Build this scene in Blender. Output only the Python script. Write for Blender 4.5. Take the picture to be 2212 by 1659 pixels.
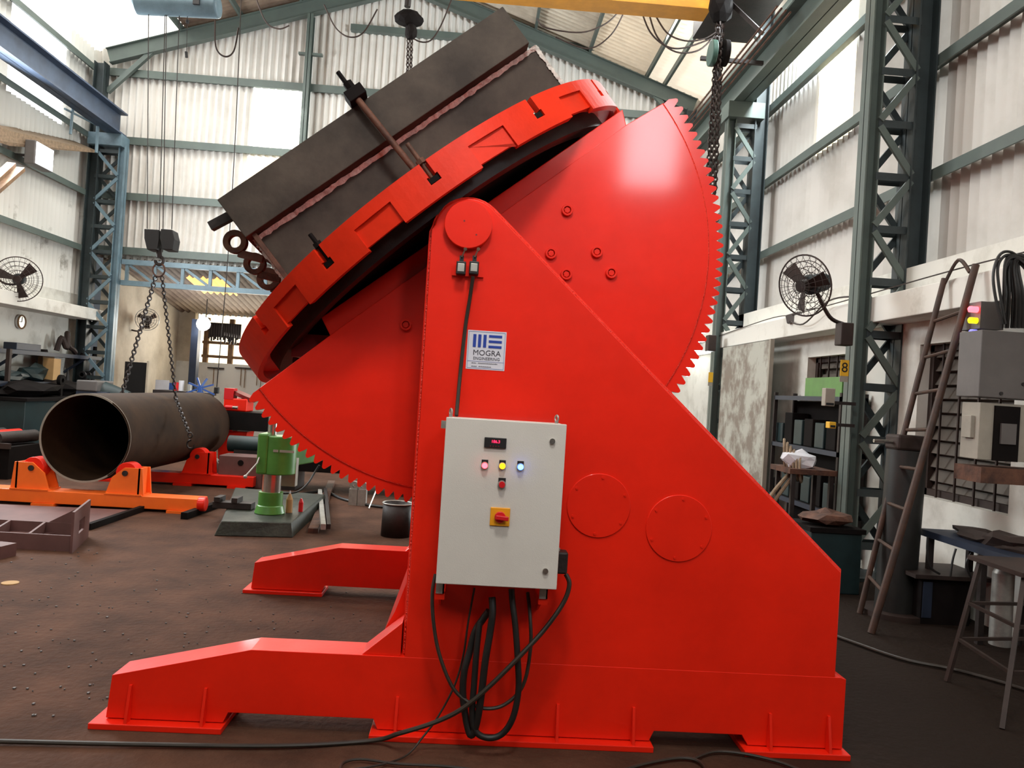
import bpy, bmesh, random
import numpy as np
from math import *
from mathutils import Vector, Matrix

random.seed(7)
S = bpy.context.scene
COL = S.collection
for o in list(bpy.data.objects):
    bpy.data.objects.remove(o)

# ------------------------------------------------------------------ camera
FOC, ROLL, YAW, PITCH, EYE = 1700.0, radians(3.6366), radians(2.726), radians(0.568), 1.55
W_, H_ = 2212.0, 1659.0
f0 = Vector((sin(YAW) * cos(PITCH), cos(YAW) * cos(PITCH), sin(PITCH)))
r0 = Vector((cos(YAW), -sin(YAW), 0))
u0 = r0.cross(f0)
rr = r0 * cos(ROLL) + u0 * sin(ROLL)
uu = -r0 * sin(ROLL) + u0 * cos(ROLL)
cd = bpy.data.cameras.new('camera')
cd.sensor_width = 36.0
cd.lens = FOC / W_ * 36.0
cd.clip_end = 200
cam = bpy.data.objects.new('camera', cd)
COL.objects.link(cam)
mw = Matrix((( rr.x, uu.x, -f0.x, 0), (rr.y, uu.y, -f0.y, 0), (rr.z, uu.z, -f0.z, EYE), (0, 0, 0, 1)))
cam.matrix_world = mw
S.camera = cam


def at(px, py, Y=None, X=None, Z=None):
    """world point seen at a pixel of the photograph, on a plane of the hall"""
    d = rr * ((px - W_ / 2) / FOC) - uu * ((py - H_ / 2) / FOC) + f0
    t = Y / d.y if Y is not None else (X / d.x if X is not None else (Z - EYE) / d.z)
    return Vector((0, 0, EYE)) + d * t


# ------------------------------------------------------------------ world, light, exposure
S.view_settings.view_transform = 'Standard'
S.view_settings.look = 'None'
S.view_settings.exposure = 0.0
S.view_settings.gamma = 1.0
S.view_settings.use_curve_mapping = False
S.cycles.max_bounces = 6
S.cycles.diffuse_bounces = 4
S.cycles.use_denoising = True
S.cycles.sample_clamp_indirect = 6.0
w = bpy.data.worlds.new('world')
S.world = w
w.use_nodes = True
bg = w.node_tree.nodes['Background']
bg.inputs[0].default_value = (0.85, 0.93, 1.0, 1)
bg.inputs[1].default_value = 0.10

GABLE_Y = 16.4
WL, WR = -8.1, 4.4
EAVE, APEX, MIDX = 7.95, 10.05, -1.85


def roof_z(x):
    return EAVE + (APEX - EAVE) * (1 - abs(x - MIDX) / (WR - MIDX))


def daylight(name, loc, target, sx, sy, power, col=(1, 0.97, 0.92)):
    l = bpy.data.lights.new(name, 'AREA')
    l.shape = 'RECTANGLE'
    l.size, l.size_y, l.energy, l.color = sx, sy, power, col
    o = bpy.data.objects.new(name, l)
    COL.objects.link(o)
    o.location = loc
    o.rotation_euler = (Vector(target) - Vector(loc)).to_track_quat('-Z', 'Y').to_euler()
    return o


# daylight through the roof skylights and the side windows, plus added fill lamps
for x, y, p in ((-5.6, 13.2, 170), (-5.6, 9.6, 330), (-5.4, 5.0, 170), (-1.0, 1.6, 170), (2.5, 13.2, 200), (2.6, 9.0, 90)):  # the lamp over the machine front is added, no skylight above it
    daylight('roof_lamp', (x, y, roof_z(x) - 0.25), (x + (0.6 if x < 0 else -0.2), y - 0.2, 0), 1.1, 2.6, p)
daylight('window_lamp', (WL + 0.35, 11.6, 4.9), (4.2, 9.5, 4.6), 3.2, 1.8, 700, (0.93, 0.97, 1.0))
daylight('window_lamp', (WR - 0.25, 9.9, 7.2), (-8.0, 13.0, 1.6), 2.2, 0.9, 800, (0.88, 0.97, 1.0))
daylight('wall_fill_lamp', (3.95, 14.0, 1.3), (-8.0, 13.4, 1.6), 1.3, 1.9, 340, (0.92, 0.98, 1.0))  # added to brighten the lower left wall, no doorway here
daylight('machine_fill_lamp', (0.1, 1.3, 4.9), (0.25, 3.5, 2.7), 0.5, 0.5, 76, (1.0, 0.97, 0.92))  # added lamp out of view, makes the machine brighter towards its top
daylight('gable_lamp', (-4.3, 16.1, 6.8), (-3.0, 6, 0.5), 0.9, 1.2, 120, (1, 0.98, 0.93))
daylight('rear_fill_lamp', (-2.6, -2.4, 5.7), (-1.2, 8.0, 5.6), 7.0, 1.6, 36, (1.0, 0.97, 0.93))  # added unseen behind the camera to light the machine front from high
daylight('rear_fill_lamp', (2.1, -2.35, 4.95), (2.0, 4, 4.0), 0.7, 1.2, 70, (0.93, 0.93, 1.0))  # unseen bright pane, placed to give the gear sector its sheen


# ------------------------------------------------------------------ materials
def lin(c):
    return tuple((v / 255 / 12.92) if v / 255 <= 0.04045 else ((v / 255 + 0.055) / 1.055) ** 2.4 for v in c)


MATS = {}


def M(name, rgb, rough=0.6, metal=0.0, var=0.18, scale=3.0, bump=0.0, bscale=40.0, rgb2=None, lo=0.35, hi=0.65, emit=0.0, coat=0.0, spec=0.5):
    m = bpy.data.materials.new(name)
    m.use_nodes = True
    nt = m.node_tree
    p = nt.nodes['Principled BSDF']
    p.inputs['Roughness'].default_value = rough
    p.inputs['Metallic'].default_value = metal
    p.inputs['Specular IOR Level'].default_value = spec
    if coat:
        p.inputs['Coat Weight'].default_value = coat
        p.inputs['Coat Roughness'].default_value = 0.11
    c = lin(rgb)
    tc = nt.nodes.new('ShaderNodeTexCoord')
    if emit:
        p.inputs['Base Color'].default_value = (*c, 1)
        p.inputs['Emission Color'].default_value = (*c, 1)
        p.inputs['Emission Strength'].default_value = emit
    else:
        n = nt.nodes.new('ShaderNodeTexNoise')
        n.inputs['Scale'].default_value = scale
        n.inputs['Detail'].default_value = 6
        n.inputs['Roughness'].default_value = 0.65
        nt.links.new(tc.outputs['Object'], n.inputs['Vector'])
        r = nt.nodes.new('ShaderNodeValToRGB')
        c2 = lin(rgb2) if rgb2 else tuple(v * (1 - var) for v in c)
        c1 = c if rgb2 else tuple(min(1, v * (1 + var * 0.6)) for v in c)
        r.color_ramp.elements[0].position, r.color_ramp.elements[1].position = lo, hi
        r.color_ramp.elements[0].color = (*c2, 1)
        r.color_ramp.elements[1].color = (*c1, 1)
        nt.links.new(n.outputs['Fac'], r.inputs['Fac'])
        nt.links.new(r.outputs['Color'], p.inputs['Base Color'])
    if bump:
        n2 = nt.nodes.new('ShaderNodeTexNoise')
        n2.inputs['Scale'].default_value = bscale
        n2.inputs['Detail'].default_value = 4
        nt.links.new(tc.outputs['Object'], n2.inputs['Vector'])
        b = nt.nodes.new('ShaderNodeBump')
        b.inputs['Strength'].default_value = bump
        b.inputs['Distance'].default_value = 0.02
        nt.links.new(n2.outputs['Fac'], b.inputs['Height'])
        nt.links.new(b.outputs['Normal'], p.inputs['Normal'])
    MATS[name] = m
    return m


M('red_paint', (232, 34, 10), 0.45, var=0.10, scale=2.0, bump=0.22, bscale=3.2, spec=0.22, coat=0.5)
M('red_weld', (236, 50, 30), 0.35, var=0.15, scale=60, bump=0.7, bscale=90)
M('orange_paint', (255, 112, 34), 0.38, var=0.10, scale=3)
M('table_paint', (216, 44, 15), 0.5, spec=0.2, var=0.12, scale=4, bump=0.05)
M('dark_red', (120, 16, 14), 0.5, var=0.3)
M('black_grease', (18, 13, 12), 0.8, spec=0.15, var=0.4)
M('mill_steel', (74, 66, 58), 0.68, 0.1, spec=0.25, rgb2=(46, 40, 35), scale=2.6, bump=0.12, bscale=14)
M('dark_steel', (46, 38, 36), 0.55, 0.3, var=0.4, scale=5, bump=0.1)
M('rusty_steel', (106, 70, 52), 0.7, 0.2, rgb2=(60, 38, 30), scale=9, bump=0.2)
M('torn_film', (196, 192, 184), 0.7, var=0.3, scale=30, bump=0.8)
M('bright_steel', (190, 186, 178), 0.25, 0.9, var=0.2, scale=12)
M('grey_enamel', (208, 204, 196), 0.5, var=0.04, scale=2, bump=0.06, bscale=240)
M('galvanised', (168, 166, 160), 0.45, 0.5, var=0.2, scale=12)
M('black_rubber', (24, 22, 20), 0.5, var=0.3, scale=8)
M('brown_rubber', (44, 36, 28), 0.5, var=0.3, scale=8)
M('black_plastic', (20, 18, 20), 0.55, var=0.1)
M('yellow_plastic', (232, 158, 24), 0.45, var=0.05)
M('red_plastic', (206, 30, 36), 0.35, var=0.05)
M('sticker_white', (206, 206, 216), 0.4, var=0.03)
M('sticker_blue', (38, 64, 152), 0.4, var=0.03)
M('sticker_black', (54, 50, 58), 0.5, var=0.03)
M('lamp_red', (255, 60, 70), emit=9)
M('lamp_amber', (255, 170, 10), emit=6)
M('lamp_blue', (60, 110, 255), emit=14)
M('digit_red', (255, 30, 70), emit=5)
M('sheet_stained', (214, 213, 207), 0.7, rgb2=(138, 134, 124), lo=0.30, hi=0.42, scale=1.5)
M('sheet_white', (218, 215, 209), 0.6, rgb2=(188, 184, 176), lo=0.2, hi=0.55, scale=0.9, bump=0.04, bscale=8)
M('sheet_roof', (206, 196, 178), 0.6, rgb2=(168, 156, 138), lo=0.3, hi=0.6, scale=1.1)
M('sheet_rusty', (140, 122, 104), 0.7, rgb2=(98, 80, 68), scale=1.4)
M('plaster', (212, 210, 202), 0.85, rgb2=(168, 164, 154), lo=0.25, hi=0.5, scale=1.6, bump=0.08, bscale=12)
M('plaster_cream', (196, 184, 164), 0.85, rgb2=(160, 148, 130), lo=0.3, hi=0.6, scale=1.2)
M('concrete_white', (222, 220, 212), 0.8, rgb2=(176, 170, 158), lo=0.2, hi=0.45, scale=2.2)
M('paint_green', (86, 98, 92), 0.5, var=0.3, scale=3, rgb2=(80, 90, 86))
M('paint_navy', (62, 78, 100), 0.5, var=0.25, scale=3)
M('paint_dark_green', (44, 54, 56), 0.5, var=0.35, scale=3)
M('paint_bluegrey', (104, 128, 140), 0.45, var=0.25, scale=3)
M('steel_brown', (50, 36, 31), 0.6, 0.2, var=0.35, scale=5)
M('yellow_crane', (214, 146, 28), 0.5, var=0.15)
M('skylight_white', (255, 253, 246), emit=1.6)
M('skylight_cream', (255, 244, 214), emit=1.5)
M('skylight_orange', (255, 190, 96), emit=1.2)
M('window_glare', (250, 252, 255), emit=3.2)
M('window_sun', (255, 240, 205), emit=2.2)
M('floor', (90, 61, 46), 0.85, spec=0.15, rgb2=(58, 38, 28), lo=0.3, hi=0.7, scale=2.2, bump=0.5, bscale=26)
M('primer_brown', (98, 66, 62), 0.6, var=0.2, scale=4)
M('drill_green', (72, 128, 50), 0.4, var=0.2, scale=4)
M('drill_light_green', (122, 172, 78), 0.4, var=0.15, scale=4)
M('cast_iron', (52, 56, 48), 0.5, 0.3, var=0.45, scale=8, bump=0.2)
M('pipe_steel', (58, 40, 26), 0.7, 0.0, spec=0.15, rgb2=(36, 24, 16), scale=2.0)
M('pipe_inside', (22, 14, 11), 0.75, 0.1, var=0.3)
M('blue_paint', (40, 76, 140), 0.4, var=0.15)
M('dark_blue', (30, 40, 58), 0.5, var=0.25)
M('teal_machine', (24, 44, 46), 0.5, var=0.3)
M('cardboard', (176, 140, 92), 0.8, var=0.12)
M('wood', (126, 96, 66), 0.75, var=0.3, scale=8)
M('bamboo', (70, 42, 26), 0.6, rgb2=(44, 27, 18), scale=10)
M('glass_clock', (220, 222, 220), 0.15, var=0.03)
M('shutter', (86, 78, 70), 0.6, var=0.25, scale=4)
M('panel_grey', (92, 88, 86), 0.55, var=0.15)
M('panel_light', (150, 144, 132), 0.55, var=0.15)
M('dirty_sheet', (172, 172, 162), 0.55, rgb2=(122, 112, 102), scale=2.6, lo=0.42, hi=0.56, bump=0.05)
M('rope', (132, 112, 90), 0.85, var=0.3, scale=20)
M('cloth_white', (206, 206, 212), 0.8, var=0.1)
M('green_pulley', (54, 84, 74), 0.5, var=0.2)
M('dark_blk', (34, 34, 32), 0.5, var=0.4)
M('hazard_yellow', (226, 176, 40), 0.5, var=0.06)


# the floor: one worn brown slab, with shade right of the machine painted into its colour
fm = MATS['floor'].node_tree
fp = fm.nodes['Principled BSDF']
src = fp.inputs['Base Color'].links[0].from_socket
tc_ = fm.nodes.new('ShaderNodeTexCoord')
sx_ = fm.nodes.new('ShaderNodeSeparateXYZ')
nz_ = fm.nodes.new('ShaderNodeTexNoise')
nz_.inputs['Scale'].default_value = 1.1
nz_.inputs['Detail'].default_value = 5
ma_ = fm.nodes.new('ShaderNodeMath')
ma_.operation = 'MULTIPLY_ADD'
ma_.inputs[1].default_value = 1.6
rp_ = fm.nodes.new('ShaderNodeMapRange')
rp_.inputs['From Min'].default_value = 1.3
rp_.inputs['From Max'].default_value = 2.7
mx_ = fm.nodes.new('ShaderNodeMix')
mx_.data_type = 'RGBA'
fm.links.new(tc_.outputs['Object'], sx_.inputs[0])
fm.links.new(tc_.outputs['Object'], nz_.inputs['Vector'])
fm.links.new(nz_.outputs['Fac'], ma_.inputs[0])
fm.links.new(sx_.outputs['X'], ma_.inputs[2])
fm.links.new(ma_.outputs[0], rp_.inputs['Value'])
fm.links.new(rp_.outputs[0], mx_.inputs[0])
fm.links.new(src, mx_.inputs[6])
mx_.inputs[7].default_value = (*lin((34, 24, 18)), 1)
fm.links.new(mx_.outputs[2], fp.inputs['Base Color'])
# roof sheets that let daylight through
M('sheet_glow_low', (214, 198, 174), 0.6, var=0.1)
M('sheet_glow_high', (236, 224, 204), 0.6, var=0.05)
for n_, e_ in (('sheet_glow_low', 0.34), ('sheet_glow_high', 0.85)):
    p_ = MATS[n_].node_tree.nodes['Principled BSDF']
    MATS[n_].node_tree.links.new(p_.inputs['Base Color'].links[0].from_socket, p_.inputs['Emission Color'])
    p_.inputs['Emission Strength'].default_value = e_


# ------------------------------------------------------------------ mesh builder
class B:
    def __init__(s):
        s.bm = bmesh.new()

    def face(s, vs):
        try:
            return s.bm.faces.new(vs)
        except ValueError:
            return None

    def box(s, x0, x1, y0, y1, z0, z1):
        return s.hull8([Vector(p) for p in ((x0, y0, z0), (x1, y0, z0), (x1, y1, z0), (x0, y1, z0), (x0, y0, z1), (x1, y0, z1), (x1, y1, z1), (x0, y1, z1))])

    def hull8(s, P):
        v = [s.bm.verts.new(p) for p in P]
        for f in ((3, 2, 1, 0), (4, 5, 6, 7), (0, 1, 5, 4), (1, 2, 6, 5), (2, 3, 7, 6), (3, 0, 4, 7)):
            s.face([v[i] for i in f])
        return s

    def frame_box(s, c, ax, ay, az, hx, hy, hz):
        """box about centre c along three unit axes with half sizes"""
        return s.hull8([c + ax * (i * hx) + ay * (j * hy) + az * (k * hz) for k in (-1, 1) for i, j in ((-1, -1), (1, -1), (1, 1), (-1, 1))])

    def bar(s, a, b, w, h, up=(0, 0, 1)):
        a, b = Vector(a), Vector(b)
        d = (b - a).normalized()
        up = Vector(up)
        if abs(d.dot(up)) > 0.98:
            up = Vector((0, 1, 0))
        x = d.cross(up).normalized()
        y = x.cross(d).normalized()
        return s.frame_box((a + b) / 2, x, y, d, w / 2, h / 2, (b - a).length / 2)

    def prism(s, pts, y0, y1):
        """outline in X,Z swept along Y"""
        a = [s.bm.verts.new((p[0], y0, p[1])) for p in pts]
        b = [s.bm.verts.new((p[0], y1, p[1])) for p in pts]
        n = len(pts)
        s.face(a)
        s.face(b[::-1])
        for i in range(n):
            s.face([a[i], b[i], b[(i + 1) % n], a[(i + 1) % n]])
        return s

    def sweep(s, pts, vec):
        vec = Vector(vec)
        a = [s.bm.verts.new(Vector(p)) for p in pts]
        b = [s.bm.verts.new(Vector(p) + vec) for p in pts]
        n = len(pts)
        s.face(a)
        s.face(b[::-1])
        for i in range(n):
            s.face([a[i], b[i], b[(i + 1) % n], a[(i + 1) % n]])
        return s

    def strip(s, prof, a, b):
        """open profile (list of points) extruded by vector function a->b : sheet"""
        va = [s.bm.verts.new(Vector(p) + Vector(a)) for p in prof]
        vb = [s.bm.verts.new(Vector(p) + Vector(b)) for p in prof]
        for i in range(len(prof) - 1):
            s.face([va[i], va[i + 1], vb[i + 1], vb[i]])
        return s

    def cyl(s, a, b, r, r1=None, n=20, caps=True):
        a, b = Vector(a), Vector(b)
        r1 = r if r1 is None else r1
        d = (b - a).normalized()
        x = d.orthogonal().normalized()
        y = d.cross(x)
        A = [s.bm.verts.new(a + (x * cos(t) + y * sin(t)) * r) for t in [2 * pi * i / n for i in range(n)]]
        C = [s.bm.verts.new(b + (x * cos(t) + y * sin(t)) * r1) for t in [2 * pi * i / n for i in range(n)]]
        for i in range(n):
            s.face([A[i], A[(i + 1) % n], C[(i + 1) % n], C[i]])
        if caps:
            s.face(A[::-1])
            s.face(C)
        return s

    def ring(s, a, b, ro, ri, n=32):
        """hollow cylinder with wall"""
        a, b = Vector(a), Vector(b)
        d = (b - a).normalized()
        x = d.orthogonal().normalized()
        y = d.cross(x)
        L = []
        for c, r in ((a, ro), (b, ro), (b, ri), (a, ri)):
            L.append([s.bm.verts.new(c + (x * cos(t) + y * sin(t)) * r) for t in [2 * pi * i / n for i in range(n)]])
        for k in range(4):
            P, Q = L[k], L[(k + 1) % 4]
            for i in range(n):
                s.face([P[i], P[(i + 1) % n], Q[(i + 1) % n], Q[i]])
        return s

    def torus(s, c, nrm, R, r, n=32, m=6, a0=0, a1=2 * pi, xdir=None):
        c, nrm = Vector(c), Vector(nrm).normalized()
        x = nrm.orthogonal().normalized() if xdir is None else Vector(xdir).normalized()
        y = nrm.cross(x)
        full = abs(a1 - a0 - 2 * pi) < 1e-6
        L = []
        for i in range(n if full else n + 1):
            t = a0 + (a1 - a0) * i / n
            rad = x * cos(t) + y * sin(t)
            L.append([s.bm.verts.new(c + rad * (R + r * cos(q)) + nrm * (r * sin(q))) for q in [2 * pi * j / m for j in range(m)]])
        k = len(L)
        for i in range(k if full else k - 1):
            for j in range(m):
                s.face([L[i][j], L[(i + 1) % k][j], L[(i + 1) % k][(j + 1) % m], L[i][(j + 1) % m]])
        return s

    def tube(s, pts, r, n=8, smooth=True, steps=6):
        P = [Vector(p) for p in pts]
        if smooth and len(P) > 2:
            Q = []
            for i in range(len(P) - 1):
                p0, p1, p2, p3 = P[max(i - 1, 0)], P[i], P[i + 1], P[min(i + 2, len(P) - 1)]
                for k in range(steps):
                    t = k / steps
                    Q.append(0.5 * ((2 * p1) + (p2 - p0) * t + (2 * p0 - 5 * p1 + 4 * p2 - p3) * t * t + (3 * p1 - p0 - 3 * p2 + p3) * t ** 3))
            Q.append(P[-1])
            P = Q
        up = None
        L = []
        for i, p in enumerate(P):
            d = (P[min(i + 1, len(P) - 1)] - P[max(i - 1, 0)]).normalized()
            if up is None:
                up = d.orthogonal().normalized()
            x = (up - d * up.dot(d))
            x = x.normalized() if x.length > 1e-6 else d.orthogonal().normalized()
            up = x
            y = d.cross(x)
            L.append([s.bm.verts.new(p + (x * cos(t) + y * sin(t)) * r) for t in [2 * pi * j / n for j in range(n)]])
        for i in range(len(L) - 1):
            for j in range(n):
                s.face([L[i][j], L[i][(j + 1) % n], L[i + 1][(j + 1) % n], L[i + 1][j]])
        s.face(L[0][::-1])
        s.face(L[-1])
        return s

    def blob(s, c, rx, ry, rz, jit=0.0, seg=10):
        rnd = random.Random(int(abs(c[0] * 1000 + c[2] * 77)))
        g = bmesh.ops.create_icosphere(s.bm, subdivisions=2, radius=1.0)
        for v in g['verts']:
            k = 1 + rnd.uniform(-jit, jit)
            v.co = Vector((c[0] + v.co.x * rx * k, c[1] + v.co.y * ry * k, c[2] + v.co.z * rz * k))
        return s

    def build(s, name, mat, parent=None, smooth=False, bevel=0.0, seg=2, solid=0.0):
        bmesh.ops.recalc_face_normals(s.bm, faces=s.bm.faces)
        me = bpy.data.meshes.new(name)
        s.bm.to_mesh(me)
        s.bm.free()
        me.materials.append(MATS[mat])
        if smooth:
            for p in me.polygons:
                p.use_smooth = True
            me.set_sharp_from_angle(angle=radians(38))
        o = bpy.data.objects.new(name, me)
        COL.objects.link(o)
        if parent is not None:
            o.parent = parent
            o.location = -WLOC[parent.name] if parent.name in WLOC else (0, 0, 0)
            WLOC[o.name] = Vector((0, 0, 0))
        if bevel:
            md = o.modifiers.new('bevel', 'BEVEL')
            md.width, md.segments, md.limit_method = bevel, seg, 'ANGLE'
            md.angle_limit = radians(35)
        if solid:
            md = o.modifiers.new('solid', 'SOLIDIFY')
            md.thickness = solid
        return o


WLOC = {}


def tag(o, label, cat, group=None, kind=None):
    o['label'] = label
    o['category'] = cat
    if group:
        o['group'] = group
    if kind:
        o['kind'] = kind
    return o


def thing(name, label, cat, loc=(0, 0, 0), group=None):
    o = bpy.data.objects.new(name, None)
    o.empty_display_size = 0.1
    COL.objects.link(o)
    o.location = loc
    WLOC[o.name] = Vector(loc)
    return tag(o, label, cat, group)


def struct(name, b, mat, parent=None, **k):
    o = b.build(name, mat, parent, **k)
    if parent is None:
        o['kind'] = 'structure'
    return o


def sgroup(name, loc=(0, 0, 0)):
    o = bpy.data.objects.new(name, None)
    COL.objects.link(o)
    o.location = loc
    WLOC[o.name] = Vector(loc)
    o['kind'] = 'structure'
    return o


def dup(root, off, label=None, group=None):
    off = Vector(off)

    def rec(o, par):
        c = o.copy()
        COL.objects.link(c)
        c.parent = par
        for ch in [x for x in ALLCH.get(o.name, [])]:
            rec(ch, c)
        return c
    ALLCH.clear()
    for o in bpy.data.objects:
        if o.parent:
            ALLCH.setdefault(o.parent.name, []).append(o)
    r = rec(root, None)
    r.location = root.location + off
    if label:
        r['label'] = label
    if group:
        r['group'] = group
    return r


ALLCH = {}


def boolean(o, cutter_bm, mat='table_paint'):
    c = cutter_bm.build('cutter', mat)
    md = o.modifiers.new('b', 'BOOLEAN')
    md.operation, md.solver, md.object = 'DIFFERENCE', 'EXACT', c
    md.use_self = True
    c.hide_render = True
    bpy.context.view_layer.update()
    dg = bpy.context.evaluated_depsgraph_get()
    me = bpy.data.meshes.new_from_object(o.evaluated_get(dg))
    o.modifiers.clear()
    o.data = me

    bpy.data.objects.remove(c)
    return o


def text(name, body, size, origin, xdir, up, mat, parent, ext=0.0006):
    cu = bpy.data.curves.new(name, 'FONT')
    cu.body, cu.size, cu.extrude = body, size, ext
    cu.align_x, cu.align_y = 'CENTER', 'CENTER'
    cu.resolution_u = 3
    cu.materials.append(MATS[mat])
    tmp = bpy.data.objects.new(name, cu)
    COL.objects.link(tmp)
    bpy.context.view_layer.update()
    me = bpy.data.meshes.new_from_object(tmp.evaluated_get(bpy.context.evaluated_depsgraph_get()))
    bpy.data.objects.remove(tmp)
    me.materials.clear()
    me.materials.append(MATS[mat])
    o = bpy.data.objects.new(name, me)
    COL.objects.link(o)
    x, y = Vector(xdir).normalized(), Vector(up).normalized()
    z = x.cross(y)
    m = Matrix(((x.x, y.x, z.x, origin[0]), (x.y, y.y, z.y, origin[1]), (x.z, y.z, z.z, origin[2]), (0, 0, 0, 1)))
    o.parent = parent
    base = WLOC.get(parent.name, Vector((0, 0, 0)))
    o.matrix_local = Matrix.Translation(-base) @ m
    return o



# ------------------------------------------------------------------ hall shell
KSL = (APEX - EAVE) / (WR - MIDX)


def at_roof(px, py):
    d = rr * ((px - W_ / 2) / FOC) - uu * ((py - H_ / 2) / FOC) + f0
    s = 1 if px > 855 else -1
    t = (APEX - EYE + s * KSL * MIDX) / (d.z + s * KSL * d.x)
    return Vector((0, 0, EYE)) + d * t


Y0, Y1 = -2.6, 21.0
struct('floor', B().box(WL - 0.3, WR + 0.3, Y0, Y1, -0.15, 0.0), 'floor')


def corr(us, levels, pos, rects, parent, mat, lit, name='cladding'):
    """corrugated sheet; us = samples across the ribs, levels(u) = heights, pos(u, v, k) = point"""
    b, g = B(), {}
    for i in range(len(us) - 1):
        u0, u1 = us[i], us[i + 1]
        L0, L1 = levels(u0), levels(u1)
        for j in range(len(L0) - 1):
            uc, vc = (u0 + u1) / 2, (L0[j] + L0[j + 1]) / 2
            tgt = b
            for k, (a0, a1, b0, b1, mt) in enumerate(rects):
                if a0 <= uc <= a1 and b0 <= vc <= b1:
                    tgt = g.setdefault(k, B())
            tgt.face([tgt.bm.verts.new(pos(u, v)) for u, v in ((u0, L0[j]), (u1, L1[j]), (u1, L1[j + 1]), (u0, L0[j + 1]))])
    for t in [b] + list(g.values()):
        bmesh.ops.remove_doubles(t.bm, verts=t.bm.verts, dist=1e-4)
    b.build(name, mat, parent, smooth=True)
    for k, t in g.items():
        o = t.build('translucent_sheet', rects[k][4], parent, smooth=True)


PITCH_C, AMP = 0.146, 0.028


def samples(a, b, fine=True):
    n = int((b - a) / PITCH_C * (6 if fine else 4))
    return [a + (b - a) * i / n for i in range(n + 1)]


def wv(u):
    return AMP * cos(2 * pi * u / PITCH_C)


def lv(lo, hi, cuts):
    return [lo] + [min(max(c, lo), hi) for c in sorted(cuts)] + [hi]


# back gable
wb = sgroup('wall_back')
gw = (-4.92, -3.93, 6.25, 7.5, 'skylight_white')
gw2 = (-4.95, -4.0, 5.1, 6.05, 'skylight_cream')
corr(samples(WL, WR), lambda x: lv(3.75, roof_z(x), [5.1, 6.05, 6.25, 7.5]), lambda x, z: (x, GABLE_Y + wv(x) * 1.45 - 0.02 * (z > 6.0), z), [gw, gw2], wb, 'sheet_white', None)
B().box(-0.6, WR, GABLE_Y - 0.05, GABLE_Y + 0.2, 0, 3.75).build('masonry', 'plaster_cream', wb)
# side walls
sk = (at(1842, 250, X=WR).y, at(1768, 250, X=WR).y, at(1790, 318, X=WR).z, EAVE, 'skylight_cream')
wr_ = sgroup('wall_right')
corr(samples(0.5, GABLE_Y, False), lambda y: lv(2.95, EAVE, [sk[2]]), lambda y, z: (WR + wv(y), y, z), [sk], wr_, 'sheet_white', None)
B().box(WR, WR + 0.05, Y0, 0.5, 2.95, EAVE).build('cladding', 'sheet_white', wr_)
wl_ = sgroup('wall_left')
q = at(25, 60, X=WL), at(132, 270, X=WL), at(50, 300, X=WL), at(118, 378, X=WL)
lw = (q[0].y, q[1].y, q[1].z, 8.0, 'window_glare')
corr(samples(7.0, GABLE_Y, False), lambda y: lv(2.95, EAVE, [lw[2]]), lambda y, z: (WL + wv(y), y, z), [lw], wl_, 'sheet_stained', None)
B().box(WL - 0.05, WL, Y0, 7.0, 2.95, EAVE).build('cladding', 'sheet_white', wl_)
B().box(WL - 0.25, WL + 0.02, Y0, GABLE_Y, 0, 2.95).build('masonry', 'plaster', wl_)
B().box(WL, WL + 0.55, 5.0, GABLE_Y - 0.15, 2.44, 2.66).build('ledge', 'concrete_white', wl_, bevel=0.008)
wf = sgroup('wall_front')
B().box(WL, WR, Y0 - 0.2, Y0, 0, 4.7).build('dark_rear_wall', 'dark_blk', wf)  # unseen lower wall, coloured dark to cut bounce onto the machine
B().box(WL, WR, Y0 - 0.2, Y0, 6.6, EAVE).build('cladding', 'sheet_white', wf)
B().prism([(WL, EAVE), (WR, EAVE), (MIDX, APEX)], Y0 - 0.2, Y0).build('gable_cladding', 'sheet_white', wf)
B().box(WL, WR, Y0 - 0.16, Y0 - 0.12, 4.7, 6.6).build('daylight_sheet', 'skylight_white', wf)  # unseen glowing band, added along with the rear fill lamps
# right masonry with the two window openings
MX0, MX1 = 4.0, 4.5
wn = [at(2195, 800, X=MX0).y, at(1985, 800, X=MX0).y]
w2 = [at(1835, 800, X=MX0).y, at(1744, 800, X=MX0).y]
zt1, zb1 = at(1985, 745, X=MX0).z, at(2010, 1075, X=MX0).z
zt2, zb2 = at(1790, 768, X=MX0).z, at(1790, 830, X=MX0).z
b = B()
ys = [Y0, wn[0], wn[1], w2[0], w2[1], GABLE_Y]
for i in (0, 2, 4):
    b.box(MX0, MX1, ys[i], ys[i + 1], 0, 2.95)
b.box(MX0, MX1, wn[0], wn[1], 0, zb1).box(MX0, MX1, wn[0], wn[1], zt1, 2.95)
b.box(MX0, MX1, w2[0], w2[1], 0, zb2).box(MX0, MX1, w2[0], w2[1], zt2, 2.95)
b.build('masonry', 'plaster', wr_)
B().box(3.70, 4.3, 0.5, GABLE_Y - 0.15, 2.42, 2.66).build('ledge', 'concrete_white', wr_, bevel=0.008)
B().box(4.1, 4.3, 0.5, GABLE_Y - 0.15, 2.66, 2.95).build('upstand', 'concrete_white', wr_)
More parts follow.
